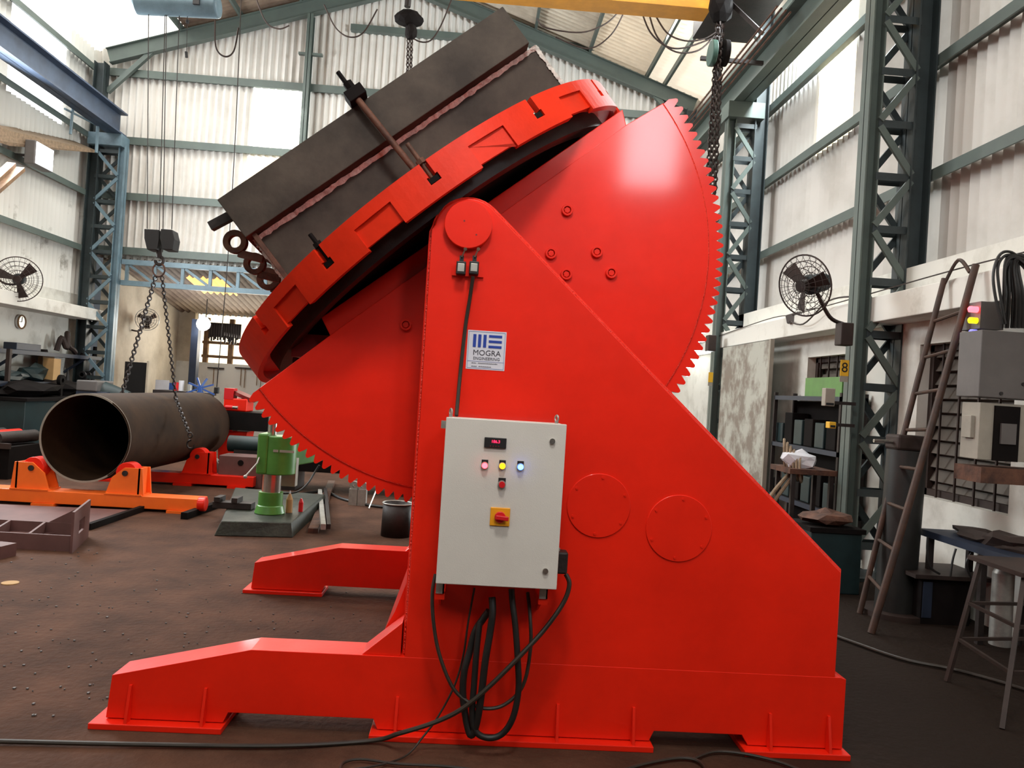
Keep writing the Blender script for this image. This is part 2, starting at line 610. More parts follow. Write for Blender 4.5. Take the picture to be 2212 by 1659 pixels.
for k, (ya, yb, zb, zt) in enumerate(((wn[0], wn[1], zb1, zt1), (w2[0], w2[1], zb2, zt2))):
    g = sgroup('window_%d' % (k + 1), (MX0, (ya + yb) / 2, zb))
    fr = B()
    for yy in (ya + 0.03, yb - 0.03):
        fr.box(MX0 + 0.1, MX0 + 0.16, yy - 0.03, yy + 0.03, zb, zt)
    for zz in (zb + 0.03, zt - 0.03):
        fr.box(MX0 + 0.1, MX0 + 0.16, ya, yb, zz - 0.03, zz + 0.03)
    fr.build('window_frame', 'steel_brown', g)
    sl = B()
    n = int((zt - zb) / 0.12)
    for i in range(n):
        z = zb + (i + 0.5) * (zt - zb) / n
        sl.hull8([Vector(p) for p in ((MX0 + 0.12, ya, z - 0.05), (MX0 + 0.13, ya, z - 0.055), (MX0 + 0.13, yb, z - 0.055), (MX0 + 0.12, yb, z - 0.05),
                                      (MX0 + 0.17, ya, z + 0.05), (MX0 + 0.18, ya, z + 0.045), (MX0 + 0.18, yb, z + 0.045), (MX0 + 0.17, yb, z + 0.05))])
    sl.build('louvre', 'shutter', g)
    B().box(MX0 + 0.2, MX0 + 0.22, ya, yb, zb, zt).build('backing', 'shutter', g)
    gr = B()
    for i in range(1, 5):
        yy = ya + (yb - ya) * i / 5
        gr.box(MX0 + 0.06, MX0 + 0.075, yy - 0.008, yy + 0.008, zb, zt)
    gr.build('grille', 'steel_brown', g)
# roof
cl = sgroup('ceiling')
a, c = at_roof(1290, 60), at_roof(1435, 20)
px_ = [at_roof(1160, 40).x, at_roof(1275, 100).x, at_roof(1398, 155).x]

orange = (at_roof(1400, 75).y, 15.3, px_[1], px_[2], 'skylight_orange')


def roofpos(y, x):
    return (x, y, roof_z(x) + wv(y))


ysr = samples(0.0, GABLE_Y, False)
skl = -6.35
corr(ysr, lambda y: [WL - 0.1, skl, MIDX], roofpos, [(9.0, 16.4, WL - 0.2, skl, 'skylight_white'), (1.0, 7.0, WL - 0.2, skl, 'skylight_white')], cl, 'sheet_rusty', None, 'left_slope')
oy0, oy1 = at_roof(1435, 72).y, at_roof(1330, 20).y
oy0, oy1 = min(oy0, oy1), max(oy0, oy1)
corr(ysr, lambda y: [MIDX, px_[1], px_[2], WR + 0.1], roofpos, [(oy0 - 1.2, oy1, px_[1], px_[2], 'skylight_orange'), (0.0, 17.0, px_[1], px_[2], 'sheet_glow_low'), (0.0, 17.0, px_[2], WR + 0.2, 'sheet_glow_high')], cl, 'sheet_roof', None, 'right_slope')
B().hull8([Vector(p) for p in ((WL - .1, Y0, EAVE), (MIDX, Y0, APEX), (MIDX, 0, APEX), (WL - .1, 0, EAVE), (WL - .1, Y0, EAVE + .04), (MIDX, Y0, APEX + .04), (MIDX, 0, APEX + .04), (WL - .1, 0, EAVE + .04))]).build('left_slope', 'sheet_rusty', cl)
B().hull8([Vector(p) for p in ((WR + .1, Y0, EAVE), (MIDX, Y0, APEX), (MIDX, 0, APEX), (WR + .1, 0, EAVE), (WR + .1, Y0, EAVE + .04), (MIDX, Y0, APEX + .04), (MIDX, 0, APEX + .04), (WR + .1, 0, EAVE + .04))]).build('right_slope', 'sheet_roof', cl)

# purlins
for i, x in enumerate([-6.35, -5.2, -4.0, -2.8] + [MIDX + 0.75] + px_ + [3.55]):
    p = B().bar((x, 0, roof_z(x) - 0.09), (x, GABLE_Y, roof_z(x) - 0.09), 0.05, 0.12).build('trim_%d' % (i + 1), 'paint_green')
    p['kind'] = 'structure'


def ibeam(b, p, q_, w, h, up=(0, 0, 1), tf=0.014, tw=0.012):
    """I section of width w and depth h between two points"""
    p, q_ = Vector(p), Vector(q_)
    d = (q_ - p).normalized()
    up = Vector(up)
    x = d.cross(up).normalized()
    y = x.cross(d).normalized()
    c, L = (p + q_) / 2, (q_ - p).length / 2
    b.frame_box(c, x, y, d, tw / 2, h / 2, L)
    b.frame_box(c + y * (h / 2 - tf / 2), x, y, d, w / 2, tf / 2, L)
    b.frame_box(c - y * (h / 2 - tf / 2), x, y, d, w / 2, tf / 2, L)
    return b


# rafters at the column lines
RL = {16.15: 'steel roof rafter against the back gable wall, left slope', 11.85: 'left roof rafter one bay in front of the gable', 7.35: 'left roof rafter above the machine'}
RR_ = {16.15: 'steel roof rafter against the back gable wall, right slope', 11.85: 'right roof rafter one bay in front of the gable', 7.35: 'right roof rafter above the machine'}
for y in (16.15, 11.85):
    for s, lab in ((-1, RL[y]), (1, RR_[y])):
        xe = -7.75 if s < 0 else 4.2
        r = thing('rafter', lab, 'rafter', (xe, y, roof_z(xe) - 0.3))
        ibeam(B(), (xe, y, roof_z(xe) - 0.3), (MIDX, y, APEX - 0.3), 0.15, 0.3).build('beam', 'paint_green', r)
        h = B()
        hx = xe - s * 0.85
        h.bar((xe - s * 0.02, y, 7.05), (hx, y, roof_z(hx) - 0.42), 0.09, 0.09)
        h.build('knee_brace', 'paint_green', r)

# girts on the three clad walls
k = 20
for z in (3.9, 5.0, 6.13, 7.5):
    for nm in ('b', 'r', 'l'):
        bb = B()
        if nm == 'b':
            half = (APEX - 0.3 - z) / KSL if z > EAVE else 99
            bb.box(-7.9, 4.25, GABLE_Y - 0.16, GABLE_Y - 0.03, z - 0.05, z + 0.06)
            bb.box(-7.9, 4.25, GABLE_Y - 0.17, GABLE_Y - 0.155, z - 0.075, z + 0.075)
        elif nm == 'r':
            bb.box(4.22, WR - 0.03, 0.5, 16.2, z - 0.012, z + 0.012)
            bb.box(4.20, 4.22, 0.5, 16.2, z - 0.1, z + 0.012)
        else:
            bb.box(WL + 0.03, WL + 0.17, 7, 16.2, z - 0.012, z + 0.012)
            bb.box(WL + 0.17, WL + 0.19, 7, 16.2, z - 0.1, z + 0.012)
        o = bb.build('trim_%d' % k, 'paint_green')
        o['kind'] = 'structure'
        k += 1
bb = B().box(-3.0, 2.6, GABLE_Y - 0.17, GABLE_Y - 0.04, 8.75, 8.88)
bb.build('trim_%d' % k, 'paint_green')['kind'] = 'structure'
for x, lab in ((-3.78, 'slender green gable post beside the bright gable window'), (0.1, 'slender green gable post behind the raised workpiece')):
    p = thing('gable_post', lab, 'post', (x, GABLE_Y - 0.27, 3.6))
    ibeam(B(), (x, GABLE_Y - 0.27, 3.73), (x, GABLE_Y - 0.27, roof_z(x) - 0.47), 0.12, 0.18, up=(0, 1, 0)).build('post', 'paint_green', p)
    B().box(x - 0.2, x + 0.28, GABLE_Y - 0.33, GABLE_Y - 0.25, 8.1, 8.15).build('cleat', 'paint_green', p)


# ------------------------------------------------------------------ laced columns
def laced_column(xi, xo, y, ztop, label, mat, matd, cap=True, phase=0):
    """double-chord column: xi = chord towards the hall, xo = chord at the wall"""
    t = thing('lattice_column', label, 'column', ((xi + xo) / 2, y, 0))
    s = 1 if xo > xi else -1
    hy = 0.095
    ibeam(B(), (xi, y, 0.02), (xi, y, ztop), 0.18, 0.13, up=(1, 0, 0)).build('chord', mat, t)
    ibeam(B(), (xo, y, 0.02), (xo, y, roof_z(xo) - 0.46), 0.24, 0.2, up=(1, 0, 0)).build('chord', matd, t)
    B().box(min(xi, xo) - 0.15, max(xi, xo) + 0.15, y - 0.22, y + 0.22, 0.0, 0.03).build('base_plate', matd, t)
    if cap:
        B().box(min(xi, xo) - 0.1, max(xi, xo) + 0.02, y - 0.18, y + 0.18, ztop - 0.02, ztop + 0.22).build('cap', mat, t, bevel=0.004)
    n = int((ztop - 0.3) / 0.5)
    for f in (-1, 1):
        yy = y + f * hy
        for i in range(n + 1):
            z = ztop - 0.12 - i * 0.5
            if z < 0.2:
                break
            B().box(min(xi, xo) + 0.04, max(xi, xo) - 0.06, yy - 0.006 * f - 0.004, yy + 0.004 - 0.006 * f, z - 0.035, z + 0.035).build('batten', matd, t)
            if z - 0.5 > 0.1:
                a_, b_ = (xi, xo) if (i + phase + (f > 0)) % 2 == 0 else (xo, xi)
                B().bar((a_ + (0.05 * s if a_ == xi else -0.08 * s), yy, z - 0.03), (b_ + (0.05 * s if b_ == xi else -0.08 * s), yy, z - 0.47), 0.062, 0.03, up=(0, 1, 0)).build('diagonal', mat if f < 0 else matd, t)
    return t


laced_column(3.62, 4.08, 7.35, 5.93, 'tall laced green column with a yellow number 8 plate', 'paint_green', 'paint_dark_green', phase=1)
laced_column(3.66, 4.1, 11.85, 5.93, 'laced green column seen just past the toothed gear edge', 'paint_green', 'paint_dark_green')
laced_column(-7.28, -7.82, 16.05, 5.93, 'bluish laced column in the far left corner', 'paint_bluegrey', 'paint_dark_green', phase=1)
laced_column(3.66, 4.1, 16.05, 5.93, 'laced column in the far right corner by the gable', 'paint_green', 'paint_dark_green')

# crane runway girders
for xi, y0, lab in ((-7.42, 7.0, 'left crane runway girder on top of the bluish column'), (3.78, 0.5, 'right crane runway girder on the green laced columns')):
    g = thing('runway_girder', lab, 'crane girder', (xi, 8, 6.15))
    ibeam(B(), (xi, y0, 6.38), (xi, 16.1, 6.38), 0.3, 0.46, tf=0.03).build('beam', 'paint_green' if xi > 0 else 'paint_navy', g)
    B().box(xi - 0.03, xi + 0.03, y0, 16.1, 6.61, 6.68).build('rail', 'dark_steel', g)

# eave truss over the annex opening
t = thing('lattice_truss', 'pale blue lattice truss above the opening to the rear annex', 'truss', (-1.8, 16.2, 3.3))
for z, hh in ((3.66, 0.05), (3.24, 0.05)):
    B().box(-7.2, 3.6, 16.10, 16.2, z - hh, z + hh).build('chord', 'paint_bluegrey', t)
x = -7.1
i = 0
while x < -1.0:
    B().box(x - 0.03, x + 0.03, 16.12, 16.18, 3.29, 3.61).build('post', 'paint_bluegrey', t)
    B().bar((x + 0.05, 16.15, 3.6), (x + 0.5, 16.15, 3.3), 0.05, 0.05, up=(0, 1, 0)).build('diagonal', 'paint_bluegrey', t)
    x += 0.55

# rear annex
an = sgroup('wall_annex')
yb = at(412, 740, X=-7.3).y
yb = 20.4
B().box(-7.75, -7.6, GABLE_Y + 0.1, yb + 0.2, 0, 3.9).build('side_masonry', 'plaster_cream', an)
zs = at(480, 785, Y=yb).z
ztw = at(480, 688, Y=yb).z
B().box(-7.7, WR, yb, yb + 0.2, 0, zs).build('rear_masonry', 'plaster', an)
B().box(-7.7, -7.2, yb, yb + 0.2, zs, 3.4).build('rear_masonry', 'plaster_cream', an)
B().box(-2.6, WR, yb, yb + 0.2, zs, 3.4).build('rear_masonry', 'plaster_cream', an)
ca = sgroup('ceiling_annex')
za0, za1 = 3.75, ztw + 0.12


def apos(x, y):
    return (x, y, za0 + (za1 - za0) * (y - GABLE_Y) / (yb - GABLE_Y) + wv(x) * 1.3)


ra = (at(430, 655, Y=18.2).x, at(505, 655, Y=18.2).x, 17.3, 18.5, 'skylight_orange')
corr(samples(-7.75, WR, False), lambda x: [GABLE_Y, 17.3, 18.5, yb + 0.1], apos, [ra], ca, 'sheet_rusty', None, 'roof_sheet')
ww = sgroup('window_3', (-4.6, yb + 0.1, zs))
B().box(-7.2, -2.6, yb + 0.25, yb + 0.27, zs, ztw + 0.1).build('daylight_sheet', 'window_sun', ww)
fr = B()
for yy in (741, 771):
    z = at(480, yy, Y=yb).z
    fr.box(-7.0, -2.6, yb + 0.05, yb + 0.11, z - 0.035, z + 0.035)
fr.build('glazing_bar', 'wood', ww)
for xx in (443, 497, 545):
    p0 = at(xx, 740, Y=yb)
    B().box(p0.x - 0.05, p0.x + 0.06, yb + 0.02, yb + 0.14, zs, ztw).build('mullion', 'wood', ww)
daylight('annex_window_lamp', (-4.8, yb - 0.15, (zs + ztw) / 2), (-5.0, 12, 0.6), 3.2, 0.9, 90, (1, 0.93, 0.8))

# ------------------------------------------------------------------ the welding positioner
YF = 3.5          # front face of the near side frame
YR = 5.72         # near face of the far side frame
DEP = 0.17


def xz(px, py, Y):
    p = at(px, py, Y=Y)
    return (p.x, p.z)


pos = thing('welding_positioner', 'huge red welding positioner with toothed half-circle gear and tilted round table', 'welding positioner', (0.1, 4.6, 0))
cx, cz = xz(1012, 503, YF)
RT = 74.5 / FOC * YF
XL = -0.231
XRT, ZRT = xz(1818, 1236, YF)
_d = Vector((XRT - cx, ZRT - cz))
ang = atan2(_d.y, _d.x) + acos(RT / _d.length)


def frame_outline(e=0.0):
    """upright outline: straight left edge, round head, long diagonal, grown by e"""
    o = [(XL - e, 0.30), (XL - e + (0.0), cz)]
    r = RT + e
    xl = XL - e
    for i in range(0, 15):
        t = pi - (pi - ang) * i / 14
        x = cx + r * cos(t)
        o.append((max(x, xl) if i else xl, cz + r * sin(t)))
    o += [(XRT + e, ZRT + e * 0.4), (XRT + e, 0.30)]
    return o


def beam_outline(e=0.0):
    p = [(-1.5, 0.03), (-1.485, 0.215), (-0.90, 0.352), (XL, 0.352), (1.74, 0.352), (1.765, 0.345), (1.765, 0.03)]
    lo = [(1.33, 0.03), (1.30, 0.075), (0.90, 0.075), (0.88, 0.03), (-0.33, 0.03), (-0.35, 0.075), (-0.98, 0.075), (-1.0, 0.03)]
    return [(x + (e if x > 0 else -e) * (abs(x) > 1.4), z) for x, z in p] + lo


def side_frame(y, front):
    s = 1 if front else -1
    b = B()
    if front:
        b.prism(frame_outline(0.0), y, y + 0.03)
    else:
        b.prism(frame_outline(0.0), y + DEP - 0.03, y + DEP)
    up = b.build('side_plate', 'red_paint', pos, bevel=0.006)
    up['label'] = 'glossy red plate with round head and long sloping back edge' if front else 'far red plate mostly hidden behind the gear'
    B().prism(frame_outline(0.014), y + (0.03 if front else 0), y + (DEP if front else DEP - 0.03)).build('side_box', 'red_paint', pos, bevel=0.004)
    bb = B().prism(beam_outline(), y - 0.0012 if front else y, y + DEP + 0.004).build('base_beam', 'red_paint', pos, bevel=0.002)
    yo = y - 0.055 if front else y - 0.03
    for x0, x1 in ((-1.55, -0.99), (-0.36, 0.89), (1.3, 1.78)):
        B().box(x0, x1, yo, y + DEP + 0.055, 0.0, 0.026).build('foot_plate', 'red_paint', pos, bevel=0.003)
    for x in (-1.40, -1.08, -0.25, 0.46, 0.80, 1.42, 1.69) if front else ():
        y_ = y - 0.004
        B().sweep([(x - 0.005, y_, 0.18), (x - 0.005, y_, 0.026), (x - 0.005, y_ - 0.045, 0.026), (x - 0.005, y_ - 0.012, 0.18)], (0.012, 0, 0)).build('stiffener', 'red_paint', pos)
    # knee gusset between leg and upright
    B().prism([(-0.42, 0.352), (-0.25, 0.50), (-0.25, 0.352)], y + 0.01, y + DEP - 0.01).build('gusset', 'red_paint', pos, bevel=0.003)


side_frame(YF, True)
side_frame(YR, False)
# cross box between the two frames
B().prism([(-0.34, 0.05), (-0.34, 0.42), (-0.30, 0.50), (-0.18, 0.86), (-0.12, 0.86), (-0.12, 0.05)], YF + DEP, YR).build('cross_box', 'red_paint', pos)
B().prism([(1.35, 0.05), (1.35, 0.34), (1.7, 0.34), (1.7, 0.05)], YF + DEP, YR).build('cross_box', 'red_paint', pos)
# weld bead down the left edge of the near plate
B().tube([(XL - 0.004, YF + 0.028, 0.36), (XL - 0.004, YF + 0.028, 1.2), (XL - 0.004, YF + 0.028, cz)], 0.0055, n=6, smooth=False).build('weld_bead', 'red_weld', pos, smooth=True)
e = frame_outline(0.004)
B().tube([(p[0], YF + 0.028, p[1]) for p in e[2:-1]], 0.004, n=5, smooth=False).build('weld_bead', 'red_weld', pos, smooth=True)
# pivot cap
pc = at(1012, 488, Y=YF)
cap = B().cyl((pc.x, YF - 0.035, pc.z), (pc.x, YF + 0.01, pc.z), 0.106, n=48).build('pivot_cap', 'red_paint', pos, smooth=True, bevel=0.003)
for px, py in ((1003, 477), (1029, 507)):
    p = at(px, py, Y=YF - 0.035)
    B().cyl((p.x, YF - 0.036, p.z), (p.x, YF - 0.03, p.z), 0.004, n=10).build('screw_hole', 'dark_red', cap)
p = at(1014, 437, Y=YF)
B().cyl((p.x, YF + 0.02, p.z - 0.012), (p.x, YF + 0.02, p.z + 0.012), 0.006, n=8).build('grease_nipple', 'rusty_steel', pos)
# round inspection covers
for px, py, r in ((1293, 1092, 0.143), (1466, 1141, 0.150)):
    p = at(px, py, Y=YF)
    c = B().cyl((p.x, YF - 0.006, p.z), (p.x, YF + 0.004, p.z), r, n=48).build('inspection_cover', 'red_paint', pos, smooth=True, bevel=0.002)
    for i in range(6):
        a = radians(60 * i + 25)
        B().cyl((p.x + r * 0.88 * cos(a), YF - 0.010, p.z + r * 0.88 * sin(a)), (p.x + r * 0.88 * cos(a), YF - 0.004, p.z + r * 0.88 * sin(a)), 0.006, n=8).build('screw', 'red_paint', c)
# limit switches
p0, p1 = at(978, 572, Y=YF), at(1044, 600, Y=YF)
B().box(p0.x, p1.x, YF - 0.012, YF, p1.z, p0.z).build('switch_bracket', 'red_paint', pos)
for px in (996, 1024):
    p = at(px, 578, Y=YF - 0.04)
    sw = B().box(p.x - 0.021, p.x + 0.021, YF - 0.055, YF - 0.012, p.z - 0.031, p.z + 0.026).build('limit_switch', 'black_plastic', pos, bevel=0.004)
    B().box(p.x - 0.015, p.x + 0.015, YF - 0.058, YF - 0.054, p.z - 0.02, p.z + 0.016).build('cover', 'galvanised', sw, bevel=0.002)
    B().box(p.x - 0.009, p.x + 0.009, YF - 0.045, YF - 0.02, p.z + 0.026, p.z + 0.052).build('head', 'black_plastic', sw)
    B().bar((p.x, YF - 0.05, p.z + 0.044), (p.x + 0.014, YF - 0.05, p.z + 0.08), 0.008, 0.006).cyl((p.x + 0.014, YF - 0.055, p.z + 0.08), (p.x + 0.014, YF - 0.043, p.z + 0.08), 0.008, n=10).build('lever', 'rusty_steel', sw)
# maker's sticker
sA, sB_, sC, sD = [at(x, y, Y=YF - 0.001) for x, y in ((1011, 713), (1093, 717), (1091, 801), (1006, 797))]
u = Vector((1, 0, 0))
v = Vector((0, 0, 1))
sc = (sA + sB_ + sC + sD) / 4
sw_, sh_ = ((sB_ - sA).length + (sC - sD).length) / 2, ((sD - sA).length + (sC - sB_).length) / 2
st = B().box(sc.x - sw_ / 2, sc.x + sw_ / 2, YF - 0.0015, YF + 0.001, sc.z - sh_ / 2, sc.z + sh_ / 2).build('sticker', 'sticker_white', pos)
st['label'] = 'white square maker sticker with blue bars and dark lettering'


def sp(a, b):   # sticker fractions, origin top left
    return sc.x - sw_ / 2 + a * sw_, sc.z + sh_ / 2 - b * sh_


bar = B()
for a in (0.145, 0.275, 0.41):
    x0, z0 = sp(a, 0.10)
    x1, z1 = sp(a + 0.08, 0.43)
    bar.box(x0, x1, YF - 0.003, YF - 0.001, z1, z0)
for c_ in (0.10, 0.235, 0.37):
    x0, z0 = sp(0.55, c_)
    x1, z1 = sp(0.89, c_ + 0.065)
    bar.box(x0, x1, YF - 0.003, YF - 0.001, z1, z0)
bar.build('logo', 'sticker_blue', st)
ln = B()
for a0, b0, a1, b1 in ((0.03, 0.03, 0.97, 0.036), (0.03, 0.964, 0.97, 0.97), (0.03, 0.03, 0.036, 0.97), (0.964, 0.03, 0.97, 0.97), (0.03, 0.79, 0.97, 0.795)):
    x0, z0 = sp(a0, b0)
    x1, z1 = sp(a1, b1)
    ln.box(x0, x1, YF - 0.0025, YF - 0.001, z1, z0)
ln.build('border', 'sticker_blue', st)
for body, yy, size in (('MOGRA', 0.575, 0.0345), ('ENGINEERING', 0.72, 0.0185)):
    x0, z0 = sp(0.52, yy)
    text('lettering', body, size, (x0, YF - 0.002, z0), (1, 0, 0), (0, 0, 1), 'sticker_black', st)
# two lines of print too small to read: rows of short strokes
fine = B()
for yy, runs in ((0.84, ((0.14, 0.25), (0.31, 0.80))), (0.925, ((0.14, 0.27), (0.33, 0.65)))):
    for a0, a1 in runs:
        a = a0
        k = 0
        while a < a1:
            w_ = (0.010, 0.014, 0.008, 0.012)[k % 4]
            x0, z0 = sp(a, yy - (0.010, 0.014, 0.008)[k % 3])
            x1, z1 = sp(a + w_, yy + 0.012)
            fine.box(x0, x1, YF - 0.0025, YF - 0.001, z1, z0)
            a += w_ + 0.007
            k += 1
fine.build('fine_print', 'sticker_black', st)

# ---- toothed sector and cradle
YS = 3.90
gc = at(1003, 529, Y=YS)
GR = 560 / FOC * YS
th = radians(40.3)
a_left = pi + radians(40.3)
L_tip, R_tip = Vector((at(545, 850, Y=YS).x, 0, at(545, 850, Y=YS).z)), Vector((at(1465, 200, Y=YS).x, 0, at(1465, 200, Y=YS).z))
aL = atan2(L_tip.z - gc.z, L_tip.x - gc.x)
aR = atan2(R_tip.z - gc.z, R_tip.x - gc.x)
aL = aL if aL < 0 else aL - 2 * pi           # sweep clockwise from right tip down to the left tip
span = aR - aL
NT = round(degrees(span) / 2.15)
step = span / NT
tooth = []
for i in range(NT):
    a0 = aR - i * step
    for f, r in ((0.0, GR - 0.020), (0.36, GR + 0.014), (0.5, GR + 0.018), (0.70, GR + 0.014)):
        a = a0 - f * step
        tooth.append((gc.x + r * cos(a), gc.z + r * sin(a)))
tooth.append((gc.x + (GR - 0.02) * cos(aL), gc.z + (GR - 0.02) * sin(aL)))
RI = 533 / FOC * YS
inner = [(gc.x + (RI - 0.05) * cos(aL + span * i / 70), gc.z + (RI - 0.05) * sin(aL + span * i / 70)) for i in range(71)]
gear = B().prism(tooth + inner, YS, YS + 0.07).build('gear_segment', 'red_paint', pos)
gear['label'] = 'toothed red rim of the half-circle gear'
top = [xz(*p, YS) for p in ((713, 725), (730, 712), (1352, 271))]
rim = [(gc.x + RI * cos(aR - span * i / 80), gc.z + RI * sin(aR - span * i / 80)) for i in range(81)]
B().prism(rim + top, YS - 0.010, YS + 0.03).build('sector_plate', 'red_paint', pos, bevel=0.003)
B().prism([tooth[0]] + [rim[0]] + top[::-1][:1] + [(gc.x + 0.25, gc.z + 0.05)], YS, YS + 0.03).build('sector_plate', 'red_paint', pos)
B().tube([(p[0], YS - 0.003, p[1]) for p in rim], 0.006, n=6, smooth=False).build('weld_bead', 'red_weld', pos, smooth=True)
cr = [xz(*p, YS + 0.03) for p in ((713, 725), (694, 686), (1345, 236), (1354, 275))]
cr2 = cr + [(cr[3][0] + 0.25, cr[3][1] - 0.45), (cr[0][0] + 0.3, cr[0][1] - 0.35)]
B().prism(cr2, YS + 0.03, 5.42).build('cradle_box', 'red_paint', pos, bevel=0.004)
B().prism(rim + top, 5.42, 5.46).build('sector_plate', 'red_paint', pos)
for px, py in ((1225, 455), (1190, 548), (1289, 545), (1223, 593), (1320, 590), (877, 702)):
    p = at(px, py, Y=YS - 0.01)
    bo = B().ring((p.x, YS - 0.028, p.z), (p.x, YS - 0.008, p.z), 0.0285, 0.018, n=24).build('bolt_boss', 'red_paint', pos, smooth=True, bevel=0.002)
    B().cyl((p.x, YS - 0.024, p.z), (p.x, YS - 0.008, p.z), 0.016, n=6).build('bolt', 'red_paint', bo, bevel=0.002)
# shafts
B().cyl((pc.x, YF + DEP, gc.z), (pc.x, YS - 0.01, gc.z), 0.12, n=32).build('trunnion', 'red_paint', pos, smooth=True)
B().cyl((pc.x, 5.46, gc.z), (pc.x, YR, gc.z), 0.12, n=32).build('trunnion', 'red_paint', pos, smooth=True)

# ---- round table in its own frame
TC = Vector((-0.2301, 4.7, 2.3459))
TR, TT = 1.291, 0.1676
e1, e2, en = Vector((cos(th), 0, sin(th))), Vector((0, 1, 0)), Vector((-sin(th), 0, cos(th)))


def tl(u_, v_, h):
    return TC + e1 * u_ + e2 * v_ + en * h


tb = B().cyl(tl(0, 0, 0), tl(0, 0, TT), TR, n=160).build('round_table', 'table_paint', pos)
cut = B()
slots = [-139.3 + 360, -114.0 + 360, -87.0 + 360, -59.6 + 360] + [(-59.6 + 27.5 * k) for k in range(1, 10)]
for d in slots:
    a = radians(d)
    rx = e1 * cos(a) + e2 * sin(a)
    ty = en.cross(rx)
    cut.frame_box(TC + rx * (TR * 0.76) + en * (TT - 0.03), rx, ty, en, TR * 0.27, 0.0175, 0.046)
    cut.frame_box(TC + rx * (TR * 0.76) + en * (TT - 0.088), rx, ty, en, TR * 0.27, 0.028, 0.017)
boolean(tb, cut)
cut = B()
for d in [-127.7, -101.0, -73.3, -47.0] + [-47 + 27.3 * k for k in range(1, 9)]:
    a = radians(d)
    rx = e1 * cos(a) + e2 * sin(a)
    ty = en.cross(rx)
    cut.frame_box(TC + rx * (TR * cos(radians(4.4)) + 0.05) + en * 0.045, rx, ty, en, 0.062, TR * sin(radians(4.5)), 0.068)
boolean(tb, cut)
cut = B()
for d in [-127.7, -101.0, -73.3, -47.0] + [-47 + 27.3 * k for k in range(1, 9)]:
    a = radians(d)
    rx = e1 * cos(a) + e2 * sin(a)
    cut.frame_box(TC + rx * TR * cos(radians(4.4)) - en * 0.01, rx, en.cross(rx), en, 0.09, TR * sin(radians(4.5)), 0.028)
boolean(tb, cut)
cut = B()
cut.cyl(tl(0, 0, -0.02), tl(0, 0, 0.06), TR - 0.035, n=120)
boolean(tb, cut)
tb['label'] = 'orange-red round table with T-slots and shallow rim pockets'
B().ring(tl(0, 0, -0.03), tl(0, 0, 0.06), TR - 0.12, TR - 0.2, n=96).build('stiffening_ring', 'dark_steel', pos, smooth=True)
B().cyl(tl(0, 0, 0.0), tl(0, 0, 0.058), TR - 0.3, n=96).build('underside_plate', 'black_grease', pos, smooth=True)
B().cyl(tl(0, 0, -0.20), tl(0, 0, 0.0), 0.62, n=64).build('slewing_ring', 'black_grease', pos, smooth=True)
q = tl(0.62, -0.62, -0.02)
B().torus(at(1163, 340, Y=4.3), en, 0.32, 0.032, n=48).build('cable_guide', 'dark_steel', pos, smooth=True)
B().box(-0.95, -0.62, 4.1, 5.2, 1.66, 1.78).build('motor_mount', 'dark_red', pos)

# ------------------------------------------------------------------ workpiece clamped to the table
fi = radians(4.2)
lx = e1 * cos(fi) + e2 * sin(fi)
ly = e2 * cos(fi) - e1 * sin(fi)


def wl(s, d, h):
    return TC + lx * s + ly * d + en * h


def onplane(px, py, d):
    dd = rr * ((px - W_ / 2) / FOC) - uu * ((py - H_ / 2) / FOC) + f0
    o = Vector((0, 0, EYE)) - TC
    t = (d - o.dot(ly)) / dd.dot(ly)
    qv = o + dd * t
    return qv.dot(lx), qv.dot(en)


DU, DL = -0.66, -0.56
ub = [onplane(*p, DU) for p in ((467, 432), (1088, 12), (1143, 95), (530, 510))]
lb = [onplane(*p, DL) for p in ((555, 512), (1155, 100), (1208, 175), (605, 600))]

wp = thing('clamped_workpiece', 'two long dark steel beams with end lugs clamped on the tilted red table', 'workpiece', tuple(wl(0, 0, TT)))
hu1 = (ub[0][1] + ub[1][1]) / 2
hu0 = (ub[2][1] + ub[3][1]) / 2
hl1 = (lb[0][1] + lb[1][1]) / 2
s0, s1 = (ub[0][0] + ub[3][0]) / 2, (ub[1][0] + ub[2][0]) / 2
t0, t1 = (lb[0][0] + lb[3][0]) / 2, (lb[1][0] + lb[2][0]) / 2


def wbox(s_a, s_b, d_a, d_b, h_a, h_b):
    return B().hull8([wl(*p) for p in ((s_a, d_a, h_a), (s_b, d_a, h_a), (s_b, d_b, h_a), (s_a, d_b, h_a), (s_a, d_a, h_b), (s_b, d_a, h_b), (s_b, d_b, h_b), (s_a, d_b, h_b))])


wbox(s0, s1, DU, 0.45, hu0, hu1).build('upper_beam', 'mill_steel', wp, bevel=0.004)
wbox(t0, t1, DL, 0.40, TT + 0.002, min(hl1, hu0 - 0.002)).build('lower_beam', 'mill_steel', wp, bevel=0.004)
wbox(s0 + 0.03, s0 + 0.055, DU + 0.03, 0.40, TT + 0.04, hu0 + 0.14).build('end_plate', 'rusty_steel', wp, bevel=0.003)
